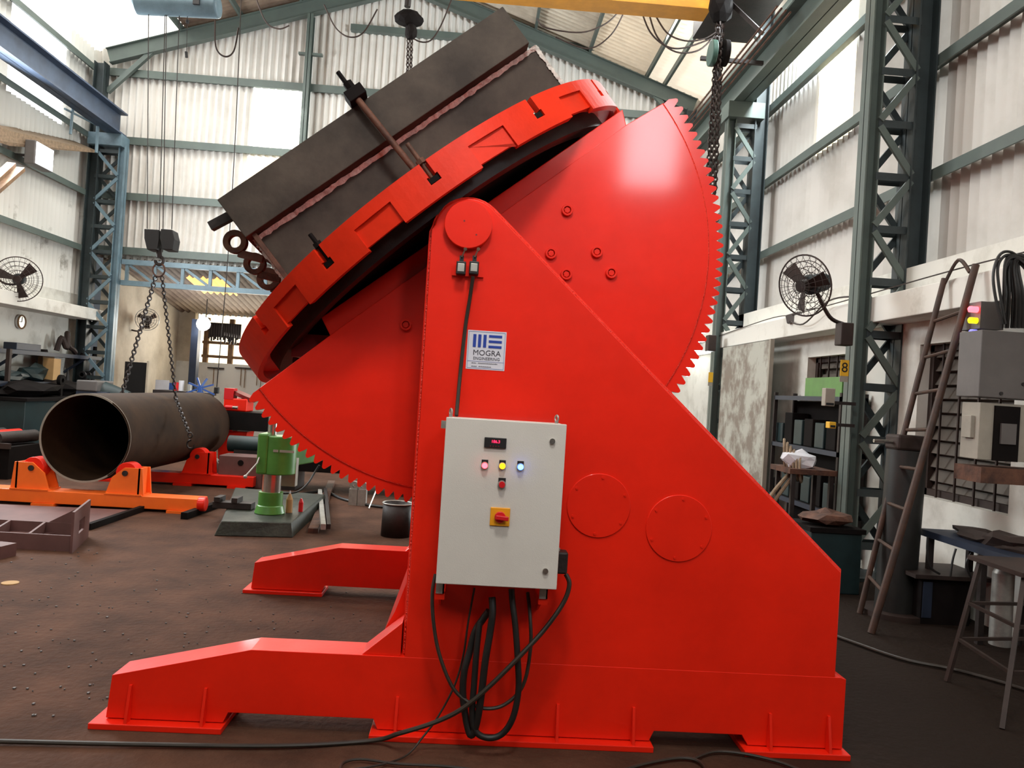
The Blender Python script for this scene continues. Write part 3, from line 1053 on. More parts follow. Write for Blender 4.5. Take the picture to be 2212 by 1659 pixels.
# torn protective film along the lower beam edges
fb = B()
rnd = random.Random(3)
n = 90
prev = None
hl = min(hl1, hu0 - 0.002)
for i in range(n + 1):
    s = t0 + (t1 - t0) * i / n
    a = [wl(s, DL - 0.004, hl - 0.016 - rnd.random() * 0.010), wl(s, DL - 0.014 - rnd.random() * 0.012, hl - 0.002 + rnd.random() * 0.004)]
    a = [fb.bm.verts.new(p) for p in a]
    if prev:
        fb.face([prev[0], a[0], a[1], prev[1]])
    prev = a
for s_, hs in ((t0 - 0.002, 1), (t1 + 0.002, 1)):
    prev = None
    for i in range(31):
        h = TT + 0.05 + (hl - TT - 0.05) * i / 30
        a = [wl(s_ - (0.006 + rnd.random() * 0.01), DL - 0.006, h), wl(s_ + 0.004 + rnd.random() * 0.01, DL - 0.006, h)]
        a = [fb.bm.verts.new(p) for p in a]
        if prev:
            fb.face([prev[0], a[0], a[1], prev[1]])
        prev = a
fb.build('film_edge', 'torn_film', wp, solid=0.002)['label'] = 'ragged whitish film edge along the lower beam'
# lugs and stub on the end
for px, py, Y, r in ((509, 523, 4.20, 0.062), (551, 570, 4.55, 0.062), (580, 603, 4.85, 0.068)):
    p = at(px, py, Y=Y)
    lug = B().ring((p.x, Y - 0.02, p.z), (p.x, Y + 0.02, p.z), r, r * 0.52, n=32)
    lug.bar((p.x + 0.05, Y, p.z + 0.045), (p.x + 0.18, Y, p.z - 0.02), 0.04, 0.03, up=(0, 1, 0))
    lug.bar((p.x + 0.02, Y, p.z - 0.058), (p.x + 0.15, Y, p.z - 0.08), 0.04, 0.03, up=(0, 1, 0))
    lug.build('lifting_lug', 'rusty_steel', wp, smooth=True, bevel=0.002)
p, q = at(455, 490, Y=4.15), at(500, 466, Y=4.15)
B().bar(p, q, 0.045, 0.045, up=(0, 1, 0)).build('stub_bar', 'dark_steel', wp)

# clamps
def rod(name, label, a, b, r, mat, nut=True, group=None):
    t_ = thing(name, label, 'clamp', tuple(b))
    B().cyl(a, b, r, n=12).build('rod', mat, t_, smooth=True)
    return t_


DC = DU - 0.05
a, b_ = wl(*[onplane(757, 190, DC)[0], DC, onplane(757, 190, DC)[1]]), None
s_, h_ = onplane(757, 190, DC)
s2, h2 = onplane(888, 352, DC)
cl1 = thing('clamp_rod', 'long tan threaded clamping rod holding the beams, dark nut block on top', 'clamp', tuple(wl(s2, DC, h2)))
B().cyl(wl(*onplane(765, 205, DC)[:1], DC, onplane(765, 205, DC)[1]), wl(s2, DC, TT), 0.017, n=14).build('rod', 'rusty_steel', cl1, smooth=True)
sN, hN = onplane(763, 197, DC)
B().frame_box(wl(sN, DC + 0.02, hu1 + 0.03), lx, ly, en, 0.05, 0.05, 0.03).build('nut_block', 'black_grease', cl1, bevel=0.004)
B().cyl(wl(sN, DC, hu1 + 0.06), wl(sN, DC, hu1 + 0.10), 0.026, n=6).build('nut', 'black_grease', cl1)
B().cyl(wl(sN - 0.005, DC, hu1 + 0.10), wl(sN - 0.005, DC, hu1 + 0.17), 0.012, n=8).build('stud_end', 'black_grease', cl1)
for (px, py), d, lab, mt in (((929, 368), slots[2], 'T-bolt and nut in the table slot below the tan rod', 'rusty_steel'),
                             ((691, 540), slots[1], 'dark T-bolt with clamp nut at the lower beam left end', 'black_grease'),
                             ((1150, 222), slots[3], 'bright T-bolt stub in the upper rim slot', 'bright_steel')):
    a = radians(d)
    rx = e1 * cos(a) + e2 * sin(a)
    c = TC + rx * (TR - 0.03)
    tbo = thing('t_bolt', lab, 'bolt', tuple(c + en * (TT - 0.09)))
    L = 0.17 if mt == 'rusty_steel' else (0.13 if mt == 'black_grease' else 0.06)
    B().cyl(c + en * (TT - 0.10), c + en * (TT - 0.06 + L), 0.0105, n=10).build('stud', mt, tbo, smooth=True)
    B().frame_box(c + en * (TT - 0.088), rx, en.cross(rx), en, 0.022, 0.024, 0.012).build('head', 'black_grease', tbo)
    if L > 0.1:
        B().cyl(c + en * (TT + 0.0), c + en * (TT + 0.022), 0.022, n=6).build('nut', mt, tbo)

# ------------------------------------------------------------------ control cabinet on the near frame
YC = 3.22
c0, c1, c2, c3 = [at(x, y, Y=YC) for x, y in ((964, 902), (1222, 916), (1205, 1272), (941, 1263))]
X0, X1 = (c0.x + c3.x) / 2, (c1.x + c2.x) / 2
Zt, Zb = (c0.z + c1.z) / 2, (c2.z + c3.z) / 2

cab = thing('control_cabinet', 'light grey control cabinet with lit indicators mounted on the red machine', 'control cabinet', ((X0 + X1) / 2, YC + 0.1, Zb))
B().box(X0 + 0.004, X1 - 0.004, YC + 0.022, YF - 0.055, Zb + 0.004, Zt - 0.004).build('body', 'grey_enamel', cab, bevel=0.004)
door = B().box(X0, X1, YC, YC + 0.02, Zb, Zt).build('door', 'grey_enamel', cab, bevel=0.003)


def cp(px, py, y=YC):
    return at(px, py, Y=y)


for px, py in ((1193, 953), (1178, 1233)):
    p = cp(px, py)
    lk = B().cyl((p.x, YC - 0.010, p.z), (p.x, YC, p.z), 0.0115, n=20).build('door_lock', 'bright_steel', door, smooth=True)
    B().box(p.x - 0.006, p.x + 0.006, YC - 0.0115, YC - 0.009, p.z - 0.0015, p.z + 0.0015)
p, q = cp(1047, 944), cp(1093, 969)
di = B().box(p.x, q.x, YC - 0.010, YC, q.z, p.z).build('digital_display', 'black_plastic', cab, bevel=0.002)
text('digits', '186.3', 0.0165, ((p.x + q.x) / 2 + 0.001, YC - 0.0105, (p.z + q.z) / 2 + 0.005), (1, 0, 0), (0, 0, 1), 'digit_red', di)
bt = B()
for k in range(4):
    bt.cyl((p.x + 0.026 + k * 0.011, YC - 0.0115, q.z + 0.007), (p.x + 0.026 + k * 0.011, YC - 0.009, q.z + 0.007), 0.0026, n=10)
bt.build('button', 'dark_red', di)
for (px, py), mt, nm in (((1047, 1005), 'lamp_red', 'red'), ((1085, 1006), 'lamp_amber', 'amber'), ((1124, 1008), 'lamp_blue', 'blue')):
    p = cp(px, py)
    pl = B().box(p.x - 0.0135, p.x + 0.0135, YC - 0.003, YC, p.z - 0.010, p.z + 0.023).build('indicator_lamp', 'black_plastic', cab, bevel=0.001)
    pl['label'] = nm + ' lit indicator lamp'
    B().cyl((p.x, YC - 0.012, p.z), (p.x, YC - 0.003, p.z), 0.0145, n=24).build('bezel', 'galvanised', pl, smooth=True)
    B().cyl((p.x, YC - 0.020, p.z), (p.x, YC - 0.012, p.z), 0.0115, 0.008, n=24).build('lens', mt, pl, smooth=True)
p = cp(1084, 1046)
sw = B().box(p.x - 0.015, p.x + 0.015, YC - 0.003, YC, p.z - 0.008, p.z + 0.026).build('push_button', 'black_plastic', cab)
B().cyl((p.x, YC - 0.010, p.z), (p.x, YC - 0.003, p.z), 0.0165, n=24).build('bezel', 'galvanised', sw, smooth=True)
B().cyl((p.x, YC - 0.022, p.z), (p.x, YC - 0.010, p.z), 0.0125, n=24).build('button', 'red_plastic', sw, smooth=True)
p, q = cp(1060, 1095), cp(1100, 1137)
ms = B().box(p.x, q.x, YC - 0.008, YC, q.z, p.z).build('main_switch', 'yellow_plastic', cab, bevel=0.003)
mc = (p + q) / 2
B().cyl((mc.x, YC - 0.022, mc.z), (mc.x, YC - 0.008, mc.z), 0.0225, n=28).build('knob', 'red_plastic', ms, smooth=True, bevel=0.002)
B().bar((mc.x - 0.018, YC - 0.030, mc.z + 0.001), (mc.x + 0.034, YC - 0.030, mc.z - 0.003), 0.014, 0.018, up=(0, 0, 1)).build('handle', 'red_plastic', ms, bevel=0.003)
for px, py in ((974, 902), (1200, 912)):
    p = at(px, py, Y=YC + 0.09)
    B().torus((p.x, YC + 0.05, Zt + 0.021), (1, 0.4, 0), 0.013, 0.004, n=20).cyl((p.x, YC + 0.05, Zt), (p.x, YC + 0.05, Zt + 0.009), 0.008, n=10).build('eye_bolt', 'galvanised', cab, smooth=True)
B().box(X0 - 0.022, X0 + 0.01, YC + 0.07, YC + 0.085, Zt - 0.05, Zt - 0.018).build('hinge_tab', 'galvanised', cab)
for x in (X0 + 0.012, X1 - 0.05):
    br = B().box(x - 0.012, x + 0.022, YC + 0.07, YC + 0.076, Zb - 0.058, Zb + 0.02)
    br.box(x + 0.016, x + 0.022, YC + 0.07, YC + 0.11, Zb - 0.058, Zb + 0.02)
    br.build('mounting_bracket', 'galvanised', cab)
    B().box(x - 0.014, x + 0.026, YC + 0.08, YF, Zb - 0.085, Zb - 0.058).build('support_arm', 'red_paint', cab)
    B().sweep([(x, YF - 0.001, Zb - 0.16), (x, YF - 0.001, Zb - 0.085), (x, YC + 0.12, Zb - 0.085)], (0.008, 0, 0)).build('support_arm', 'red_paint', cab)
p = at(1222, 1215, Y=YC + 0.12)
plug = B().box(X1 - 0.004, X1 + 0.052, YC + 0.09, YC + 0.16, p.z - 0.045, p.z + 0.048).build('plug_connector', 'dark_steel', cab, bevel=0.008)
B().cyl((X1 + 0.012, YC + 0.12, p.z + 0.045), (X1 + 0.012, YC + 0.12, p.z + 0.06), 0.007, n=10).build('latch', 'galvanised', plug)

# ------------------------------------------------------------------ cables hanging on the machine
def cable(name, label, pts, r, mat, cat='cable', n=8):
    P = [(at(x, y, Y=Y) if Y is not None else at(x, y, Z=0.015)) for x, y, Y in pts]
    o = B().tube(P, r, n=n).build(name, mat, smooth=True)
    return tag(o, label, cat)


cable('sensor_cable', 'thin dark cable from the small switches down into the grey cabinet top', [(1022, 597, 3.45), (1014, 650, 3.475), (1006, 700, 3.485), (998, 770, 3.485), (992, 830, 3.47), (986, 898, 3.40)], 0.0085, 'brown_rubber')
cable('flexible_hose', 'thick black hose looping down from the cabinet plug and along the floor to the left',
      [(1222, 1240, 3.36), (1230, 1262, 3.35), (1218, 1300, 3.34), (1180, 1355, 3.32), (1130, 1410, 3.30), (1060, 1480, 3.30), (1000, 1530, 3.32), (940, 1560, 3.34), (860, 1585, 3.36), (800, 1600, None), (600, 1611, None), (300, 1608, None), (-60, 1600, None)], 0.010, 'brown_rubber')
cable('flexible_hose', 'thickest black conduit hanging in a tall narrow loop under the cabinet',
      [(1063, 1290, 3.36), (1064, 1325, 3.34), (1058, 1370, 3.33), (1048, 1430, 3.32), (1040, 1500, 3.32), (1030, 1560, 3.33), (1018, 1588, 3.34), (1008, 1560, 3.35), (1000, 1500, 3.36), (1003, 1450, 3.36), (1014, 1410, 3.37), (1026, 1365, 3.38), (1045, 1335, 3.38), (1056, 1320, 3.37)], 0.0155, 'black_rubber', n=12)
cable('flexible_hose', 'black conduit hanging in a wide U below the right of the cabinet',
      [(1105, 1272, 3.36), (1107, 1300, 3.35), (1113, 1350, 3.33), (1118, 1420, 3.32), (1120, 1490, 3.32), (1108, 1550, 3.32), (1085, 1585, 3.33), (1055, 1594, 3.33), (1028, 1580, 3.33), (1020, 1540, 3.335), (1024, 1480, 3.34), (1030, 1400, 3.35), (1036, 1345, 3.37)], 0.0135, 'black_rubber', n=12)
cable('power_cable', 'thin brown cable dropping from the lower left cabinet corner in a long curve',
      [(941, 1240, 3.42), (934, 1280, 3.40), (936, 1340, 3.38), (948, 1410, 3.36), (975, 1480, 3.35), (1005, 1512, 3.35), (1045, 1530, 3.34), (1090, 1522, 3.34), (1130, 1480, 3.34), (1146, 1400, 3.35), (1145, 1330, 3.38), (1140, 1280, 3.44)], 0.008, 'brown_rubber')
cable('power_cable', 'thinnest brown wire crossing down left under the cabinet to the floor',
      [(1025, 1270, 3.44), (1012, 1340, 3.43), (1000, 1420, 3.42), (980, 1485, 3.41), (945, 1550, 3.40), (915, 1590, 3.38), (880, 1630, None), (830, 1650, None), (760, 1662, None)], 0.0045, 'brown_rubber')
cable('floor_cable', 'dark cable arc on the floor at the bottom edge below the wide foot plate',
      [(1330, 1668, None), (1400, 1648, None), (1470, 1637, None), (1510, 1645, None), (1530, 1670, None)], 0.008, 'brown_rubber')
cable('floor_cable', 'dark cable arc on the floor in front of the right foot plate',
      [(1495, 1640, None), (1540, 1624, None), (1600, 1627, None), (1680, 1645, None), (1740, 1668, None)], 0.007, 'brown_rubber')
cable('floor_cable', 'looped dark wire on the floor at the bottom edge left of the hoses',
      [(735, 1668, None), (742, 1648, None), (780, 1640, None), (860, 1650, None), (960, 1655, None), (1040, 1665, None)], 0.006, 'brown_rubber')
cable('floor_cable', 'long cable lying across the dark floor right of the machine',
      [(1790, 1368, None), (1850, 1390, None), (1950, 1424, None), (2050, 1444, None), (2150, 1470, None), (2260, 1505, None)], 0.011, 'brown_rubber')

# ------------------------------------------------------------------ big pipe on the roller beams
PR = 0.46
PY0, PY1 = 8.85, 12.2
pcn = at(184, 946, Y=PY0)
pp = thing('steel_pipe', 'large dark steel pipe with open end lying on orange roller supports', 'pipe', (pcn.x, PY0, pcn.z - PR))
B().ring((pcn.x, PY0, pcn.z), (pcn.x + 0.05, PY1, pcn.z), PR + 0.03, PR + 0.012, n=72).build('shell', 'pipe_steel', pp, smooth=True)
B().ring((pcn.x, PY0 - 0.004, pcn.z), (pcn.x, PY0 + 0.004, pcn.z), PR + 0.031, PR + 0.010, n=72).build('cut_rim', 'panel_light', pp, smooth=True)
B().cyl((pcn.x + 0.05, PY1 - 0.03, pcn.z), (pcn.x + 0.05, PY1, pcn.z), PR + 0.012, n=48).build('closed_end', 'pipe_inside', pp)


def rotator(y, x0, x1, xb, label, mat):
    t_ = thing('roller_support', label, 'pipe support', ((x0 + x1) / 2, y, 0))
    B().box(x0, x1, y - 0.13, y + 0.13, 0.03, 0.165).build('beam', mat, t_, bevel=0.006)
    for x in (x0 + 0.3, (x0 + x1) / 2 + 0.2, x1 - 0.22):
        B().box(x - 0.12, x + 0.12, y - 0.16, y + 0.16, 0.0, 0.03).build('foot', mat, t_)
    for i, x in enumerate(xb):
        s_ = 1 if i else -1
        for yy in (y - 0.11, y + 0.09):
            B().sweep([(x + s_ * 0.21, yy, 0.165), (x + s_ * 0.18, yy, 0.46), (x - s_ * 0.01, yy, 0.46), (x - s_ * 0.14, yy, 0.35), (x - s_ * 0.20, yy, 0.165)], (0, 0.02, 0)).build('bracket', mat, t_, bevel=0.002)
        xo = x + 0.15 * s_
        B().box(xo - 0.01, xo + 0.01, y - 0.11, y + 0.11, 0.165, 0.46).build('bracket_web', mat, t_)
        B().box(x - 0.20, x + 0.20, y - 0.14, y + 0.14, 0.165, 0.178).build('bracket_base', mat, t_)
        ro = B().cyl((x, y - 0.08, 0.40), (x, y + 0.08, 0.40), 0.115, n=32).build('roller', 'red_paint', t_, smooth=True, bevel=0.006)
        B().cyl((x, y - 0.125, 0.40), (x, y - 0.11, 0.40), 0.03, n=16).build('axle', 'dark_steel', ro)
    return t_


xb1, xb2 = pcn.x - 0.497, pcn.x + 0.497
r1 = rotator(8.86, -6.6, at(432, 1090, Y=8.75).x, (xb1, xb2), 'front orange roller support beam under the open pipe end', 'orange_paint')
px = at(440, 1090, Y=8.7)
B().cyl((px.x - 0.06, 8.72, 0.12), (px.x + 0.02, 8.72, 0.12), 0.08, n=24).build('end_wheel', 'red_paint', r1, smooth=True, bevel=0.01)
rotator(11.0, at(185, 1045, Y=11).x, at(552, 1050, Y=11).x, (pcn.x - 0.465, pcn.x + 0.529), 'rear red roller support beam under the far pipe end', 'red_paint')
tag(B().blob(at(62, 1058, Y=8.85) + Vector((0, 0, 0.0)), 0.09, 0.06, 0.03, 0.3).build('rag', 'cloth_white', smooth=True), 'crumpled white rag on the front orange roller beam', 'rag')
# roller bench at the far left with alternating rollers
rb = thing('roller_bench', 'dark bench with a row of red rollers at the left edge', 'roller bench', (-6.9, 11.0, 0))
B().box(-8.0, -5.95, 10.5, 11.3, 0.0, 0.42).build('frame', 'black_grease', rb)
B().box(-8.0, -5.93, 10.44, 10.5, 0.40, 0.47).build('edge', 'steel_brown', rb)
for i in range(9):
    x = -7.85 + i * 0.215
    ro = B().cyl((x, 10.5, 0.52), (x + 0.05, 11.3, 0.52), 0.085, n=18).build('roller', 'red_paint' if i % 2 else 'dark_steel', rb, smooth=True)

# ------------------------------------------------------------------ flat plates and brown frame on the floor
def on(px, py, Z=0.0):
    p = at(px, py, Z=Z)
    return p.x, p.y


pl = thing('steel_plate', 'wide flat purplish steel plate on the floor below the orange beam', 'steel plate', (*on(180, 1120), 0))
P = [on(-60, 1180, .02), on(160, 1150, .02), on(290, 1105, .02), on(-60, 1090, .02)]
B().sweep([(x, y, 0.002) for x, y in P], (0, 0, 0.035)).build('plate', 'primer_brown', pl)
sb_ = thing('square_bar', 'dark square steel bar lying under the right end of the orange beam', 'steel bar', (*on(420, 1118), 0))
B().bar((*on(397, 1122), 0.035), (*on(470, 1096), 0.035), 0.07, 0.07).build('bar', 'black_grease', sb_)
sb_ = thing('square_bar', 'long dark steel bar on the floor behind the brown frame', 'steel bar', (*on(250, 1130), 0))
B().bar((*on(190, 1145), 0.03), (*on(320, 1100), 0.03), 0.05, 0.06).build('bar', 'black_grease', sb_)
bf = thing('primed_frame', 'brown primed steel frame with upright end plate and square hole', 'steel frame', (*on(120, 1200), 0))
A1, A2 = Vector((*on(150, 1196), 0)), Vector((*on(186, 1160), 0))
dv = (A2 - A1)
dn = dv.normalized()
eh = B()
hp = 0.34
cut_ = []


def pt(a, z):
    return A1 + dv * a + Vector((0, 0, z))


tw_ = Vector((0.02, 0, 0))
for a0, a1, z0, z1 in ((0, 0.33, 0, hp), (0.67, 1, 0, hp), (0.33, 0.67, 0, 0.12), (0.33, 0.67, 0.23, hp)):
    eh.sweep([pt(a0, z0), pt(a1, z0), pt(a1, z1), pt(a0, z1)], tw_)
eh.build('end_plate', 'primer_brown', bf)
L0 = Vector((-2.4, 0.0, 0))
for a, z in ((0.12, 0.13), (0.9, 0.13)):
    B().bar(pt(a, 0.065), pt(a, 0.065) + L0 * 0.42, 0.02, 0.13).build('side_rail', 'primer_brown', bf)
B().sweep([pt(0.9, 0.13), pt(0.9, 0.31), pt(0.9, 0.13) + Vector((-0.32, 0, 0))], (0, 0.02, 0)).build('web', 'primer_brown', bf)
for k_ in (0.35, 0.65, 1.0):
    B().bar(pt(0.12, 0.065) + L0 * 0.42 * k_, pt(0.9, 0.065) + L0 * 0.42 * k_, 0.02, 0.13).build('cross_rail', 'primer_brown', bf)
B().bar(pt(-0.35, 0.05) + Vector((-0.42, 0, 0)), pt(-0.1, 0.05) + Vector((-1.2, 0, 0)), 0.16, 0.10).build('side_rail', 'primer_brown', bf)
tag(B().cyl((*on(22, 1260), 0.0), (*on(22, 1260), 0.006), 0.055, n=20).build('metal_disc', 'cardboard'), 'small pale tan disc lying on the floor at the left', 'disc')

# ------------------------------------------------------------------ radial drill behind the gear
DY = 8.25
dr = thing('radial_drill', 'green radial drilling machine on a dark cast base behind the gear', 'drilling machine', (-2.0, DY, 0))
q0, q1, q2, q3 = on(462, 1158), on(632, 1162), on(690, 1105), on(520, 1085)
zt_ = 0.14
base = B()
base.hull8([Vector((q0[0], q0[1], 0)), Vector((q1[0], q1[1], 0)), Vector((q2[0], q2[1] + .5, 0)), Vector((q3[0] - .2, q3[1] + .3, 0)),
            Vector((q0[0] + .05, q0[1] + .04, zt_)), Vector((q1[0] - .03, q1[1] + .04, zt_)), Vector((q2[0] - .03, q2[1] + .45, zt_)), Vector((q3[0] - .15, q3[1] + .25, zt_))])
base.build('base', 'cast_iron', dr, bevel=0.01)
dcx = at(583, 1100, Y=DY).x


def dz(py, px=583):
    return at(px, py, Y=DY).z


B().cyl((dcx, DY, zt_), (dcx, DY, zt_ + 0.09), 0.155, 0.13, n=32).build('column_flange', 'drill_green', dr, smooth=True, bevel=0.01)
B().cyl((dcx, DY, zt_ + 0.09), (dcx, DY, dz(1062)), 0.122, n=32).build('sleeve', 'drill_green', dr, smooth=True)
B().cyl((dcx, DY, zt_ + 0.2), (dcx, DY, dz(1018)), 0.095, n=32).build('column', 'bright_steel', dr, smooth=True)
B().box(dcx - 0.13, dcx - 0.02, DY - 0.16, DY + 0.16, dz(1022), dz(935)).build('arm_clamp', 'drill_green', dr, bevel=0.02)
B().cyl((dcx + 0.06, DY, dz(1022)), (dcx + 0.06, DY, dz(940)), 0.17, n=32).build('arm_hub', 'drill_green', dr, smooth=True, bevel=0.01)
B().hull8([Vector(p) for p in ((dcx, DY + 0.05, dz(1015)), (dcx + 0.5, DY + 0.9, dz(1000)), (dcx + 0.5, DY + 1.1, dz(1000)), (dcx, DY + 0.25, dz(1015)), (dcx, DY + 0.05, dz(950)), (dcx + 0.5, DY + 0.9, dz(930)), (dcx + 0.5, DY + 1.1, dz(930)), (dcx, DY + 0.25, dz(950)))]).build('arm', 'drill_green', dr, bevel=0.01)
B().cyl((dcx - 0.03, DY, dz(940)), (dcx - 0.03, DY, dz(800)), 0.045, n=20).build('lift_screw', 'bright_steel', dr, smooth=True)
B().hull8([Vector(p) for p in ((dcx - .06, DY - .2, dz(868)), (dcx + .34, DY - .2, dz(868)), (dcx + .34, DY + .2, dz(868)), (dcx - .06, DY + .2, dz(868)), (dcx + .0, DY - .18, dz(790)), (dcx + .34, DY - .18, dz(790)), (dcx + .34, DY + .18, dz(790)), (dcx + .0, DY + .18, dz(790)))]).build('head', 'drill_light_green', dr, bevel=0.02)
B().box(dcx + 0.12, dcx + 0.3, DY - 0.14, DY + 0.1, dz(790), dz(776)).build('motor', 'drill_light_green', dr, bevel=0.02)
B().box(dcx + 0.16, dcx + 0.27, DY - 0.206, DY - 0.2, dz(806), dz(797)).build('slot', 'black_plastic', dr)
p = at(612, 975, Y=DY - 0.17)
B().box(p.x - .10, p.x - .05, DY - .176, DY - .168, p.z - .012, p.z + .012).box(p.x - .035, p.x + .11, DY - .176, DY - .168, p.z - .012, p.z + .012).build('name_strip', 'panel_light', dr)
eb = at(623, 1020, Y=DY + 0.3)
B().box(eb.x - 0.09, eb.x + 0.1, DY + 0.2, DY + 0.32, eb.z - 0.14, eb.z + 0.16).build('switch_box', 'panel_light', dr, bevel=0.006)
B().tube([at(565, 975, Y=DY - .1), at(556, 1000, Y=DY - .2), at(531, 1028, Y=DY - .3)], 0.009, smooth=False).blob(at(530, 1030, Y=DY - .3), 0.02, 0.02, 0.02).build('feed_lever', 'galvanised', dr, smooth=True)
bz = at(625, 1088, Y=DY + 0.1)
bo = thing('squeeze_bottle', 'cream squeeze bottle standing on the drill base', 'bottle', (bz.x, DY + .1, zt_))
B().cyl((bz.x, DY + .1, zt_ + .002), (bz.x, DY + .1, zt_ + .14), 0.035, n=18).cyl((bz.x, DY + .1, zt_ + .14), (bz.x, DY + .1, zt_ + .2), 0.034, 0.01, n=18).build('body', 'cardboard', bo, smooth=True)
B().cyl((bz.x, DY + .1, zt_ + .2), (bz.x, DY + .1, zt_ + .23), 0.01, 0.004, n=10).build('nozzle', 'cloth_white', bo)
bz = at(650, 1092, Y=DY + 0.2)
tag(B().cyl((bz.x, DY + .2, zt_ + .002), (bz.x, DY + .2, zt_ + .1), 0.025, n=14).cyl((bz.x, DY + .2, zt_ + .1), (bz.x, DY + .2, zt_ + .14), 0.024, 0.009, n=14).build('oil_bottle', 'red_plastic', smooth=True), 'small red bottle on the right of the drill base', 'bottle')
vz = thing('drill_vice', 'dark drill vice with steel chips on the left of the drill base', 'vice', (dcx - 0.4, DY + 0.2, zt_))
B().box(dcx - 0.62, dcx - 0.22, DY + 0.1, DY + 0.26, zt_ + .002, zt_ + 0.07).build('body', 'dark_steel', vz, bevel=0.005)
B().box(dcx - 0.6, dcx - 0.54, DY + 0.08, DY + 0.28, zt_ + 0.07, zt_ + 0.12).box(dcx - 0.42, dcx - 0.36, DY + 0.08, DY + 0.28, zt_ + 0.07, zt_ + 0.12).build('jaw', 'dark_steel', vz)

# steel sections between the drill and the machine
def lay(name, lab, cat, p0, p1, w_, h_, mat, z=0.0, Y_=None):
    a_, b__ = Vector((*on(*p0), z + h_ / 2)), Vector((*on(*p1), z + h_ / 2))
    return tag(B().bar(a_, b__, w_, h_).build(name, mat, bevel=0.003), lab, cat)


lay('steel_channel', 'brown flat steel bar standing on end side right of the drill base', 'steel bar', (676, 1152), (716, 1045), 0.10, 0.05, 'rusty_steel')
lay('steel_channel', 'long grey rack with punched edge beside the brown bar', 'steel bar', (697, 1156), (690, 1075), 0.05, 0.06, 'galvanised', .052)
lay('steel_channel', 'thin dark grey bar leaning close to the punched rack', 'steel bar', (709, 1154), (702, 1070), 0.04, 0.05, 'dark_steel', .052)
p = on(855, 1157)
dm = thing('scrap_drum', 'short battered dark drum beside the red machine edge', 'drum', (p[0], p[1], 0))
B().cyl((p[0], p[1], 0), (p[0], p[1], 0.335), 0.155, 0.15, n=28, caps=False).cyl((p[0], p[1], 0.01), (p[0], p[1], 0.02), 0.15, n=28).build('body', 'dark_steel', dm, smooth=True, solid=0.004)
B().torus((p[0], p[1], 0.335), (0, 0, 1), 0.152, 0.008, n=28).build('rim', 'galvanised', dm, smooth=True)
for pa, pb_, lab in (((796, 1100), (812, 1060), 'shiny thin rod on the floor left of the drum'),):
    tag(B().cyl(Vector((*on(*pa), 0.012)), at(pb_[0], pb_[1], Y=on(*pa)[1] + 0.3), 0.008, n=8).build('steel_rod', 'bright_steel', smooth=True), lab, 'rod')
# dark machine bed behind the drill and gear
mb = thing('machine_bed', 'long low dark steel bed with flat top behind the green drill', 'machine bed', (-1.5, 11.3, 0))
B().box(-2.65, -0.6, 10.9, 11.7, 0.28, 0.55).build('bed', 'black_grease', mb, bevel=0.01)
B().box(-2.7, -0.55, 10.85, 11.75, 0.55, 0.60).build('top', 'primer_brown', mb)
for x in (-2.5, -0.8):
    B().box(x - 0.12, x + 0.12, 11.0, 11.6, 0, 0.28).build('leg', 'dark_steel', mb)
for i, (px, py) in enumerate(((765, 1046), (783, 1047))):
    p = at(px, py, Y=10.0)
    tag(B().ring((p.x, 10.0, p.z - 0.02), (p.x, 10.08, p.z - 0.02), 0.055, 0.022, n=18).box(p.x - 0.055, p.x + 0.055, 9.98, 10.1, 0, p.z - 0.06).build('bearing_block', 'galvanised', smooth=False), ('left' if i == 0 else 'right') + ' one of two small grey bearing blocks on the floor behind the gear', 'bearing block', 'bearing blocks behind the gear')
cable('floor_cable', 'black cables snaking over the floor behind the drill base', [(600, 1062, None), (640, 1068, None), (700, 1062, None), (740, 1078, None), (800, 1092, None), (860, 1098, None)], 0.02, 'black_rubber')
cable('floor_cable', 'black cable hanging from the dark bed down to the floor', [(690, 1005, 9.6), (680, 1020, 9.6), (664, 1045, 9.5), (640, 1063, 9.4), (600, 1066, 9.3)], 0.012, 'black_rubber')

# red positioner head stock and dark block in the middle distance
rh = thing('small_positioner', 'small dark red turning unit with round table seen between pipe and gear', 'welding positioner', (-3.6, 12.5, 0))
a = at(497, 915, Y=12.5)
B().box(at(485, 900, Y=12.5).x, at(535, 900, Y=12.5).x, 12.4, 12.8, at(510, 888, Y=12.5).z, at(510, 860, Y=12.5).z).build('head', 'red_paint', rh, bevel=0.02)
B().box(at(485, 900, Y=12.5).x, at(505, 900, Y=12.5).x, 12.4, 12.6, at(490, 862, Y=12.5).z, at(490, 838, Y=12.5).z).build('bracket', 'red_plastic', rh)
p = at(525, 858, Y=12.6)
B().cyl((p.x, 12.6, p.z), (p.x + 0.02, 12.6, p.z + 0.05), 0.2, n=28).build('round_table', 'dark_red', rh, smooth=True)
B().box(at(480, 900, Y=12.5).x, at(600, 900, Y=12.5).x, 12.3, 12.9, at(520, 928, Y=12.5).z, at(520, 889, Y=12.5).z).build('cross_beam', 'black_grease', rh)
B().hull8([Vector(q) for q in ((a.x - .1, 12.4, 0), (a.x + .2, 12.4, 0), (a.x + .2, 12.8, 0), (a.x - .1, 12.8, 0), (a.x - .15, 12.4, at(500, 930, Y=12.5).z), (a.x + .3, 12.4, at(500, 930, Y=12.5).z), (a.x + .3, 12.8, at(500, 930, Y=12.5).z), (a.x - .15, 12.8, at(500, 930, Y=12.5).z))]).build('column', 'red_paint', rh)
for px, py in ((498, 880), (498, 928)):
    p = at(px, py, Y=12.3)
    B().cyl((p.x - 0.09, 12.34, p.z), (p.x + 0.02, 12.34, p.z), 0.03, n=12).build('clamp_grip', 'red_plastic', rh)
    B().cyl((p.x + 0.02, 12.34, p.z), (p.x + 0.1, 12.34, p.z), 0.025, n=12).build('clamp_screw', 'bright_steel', rh)
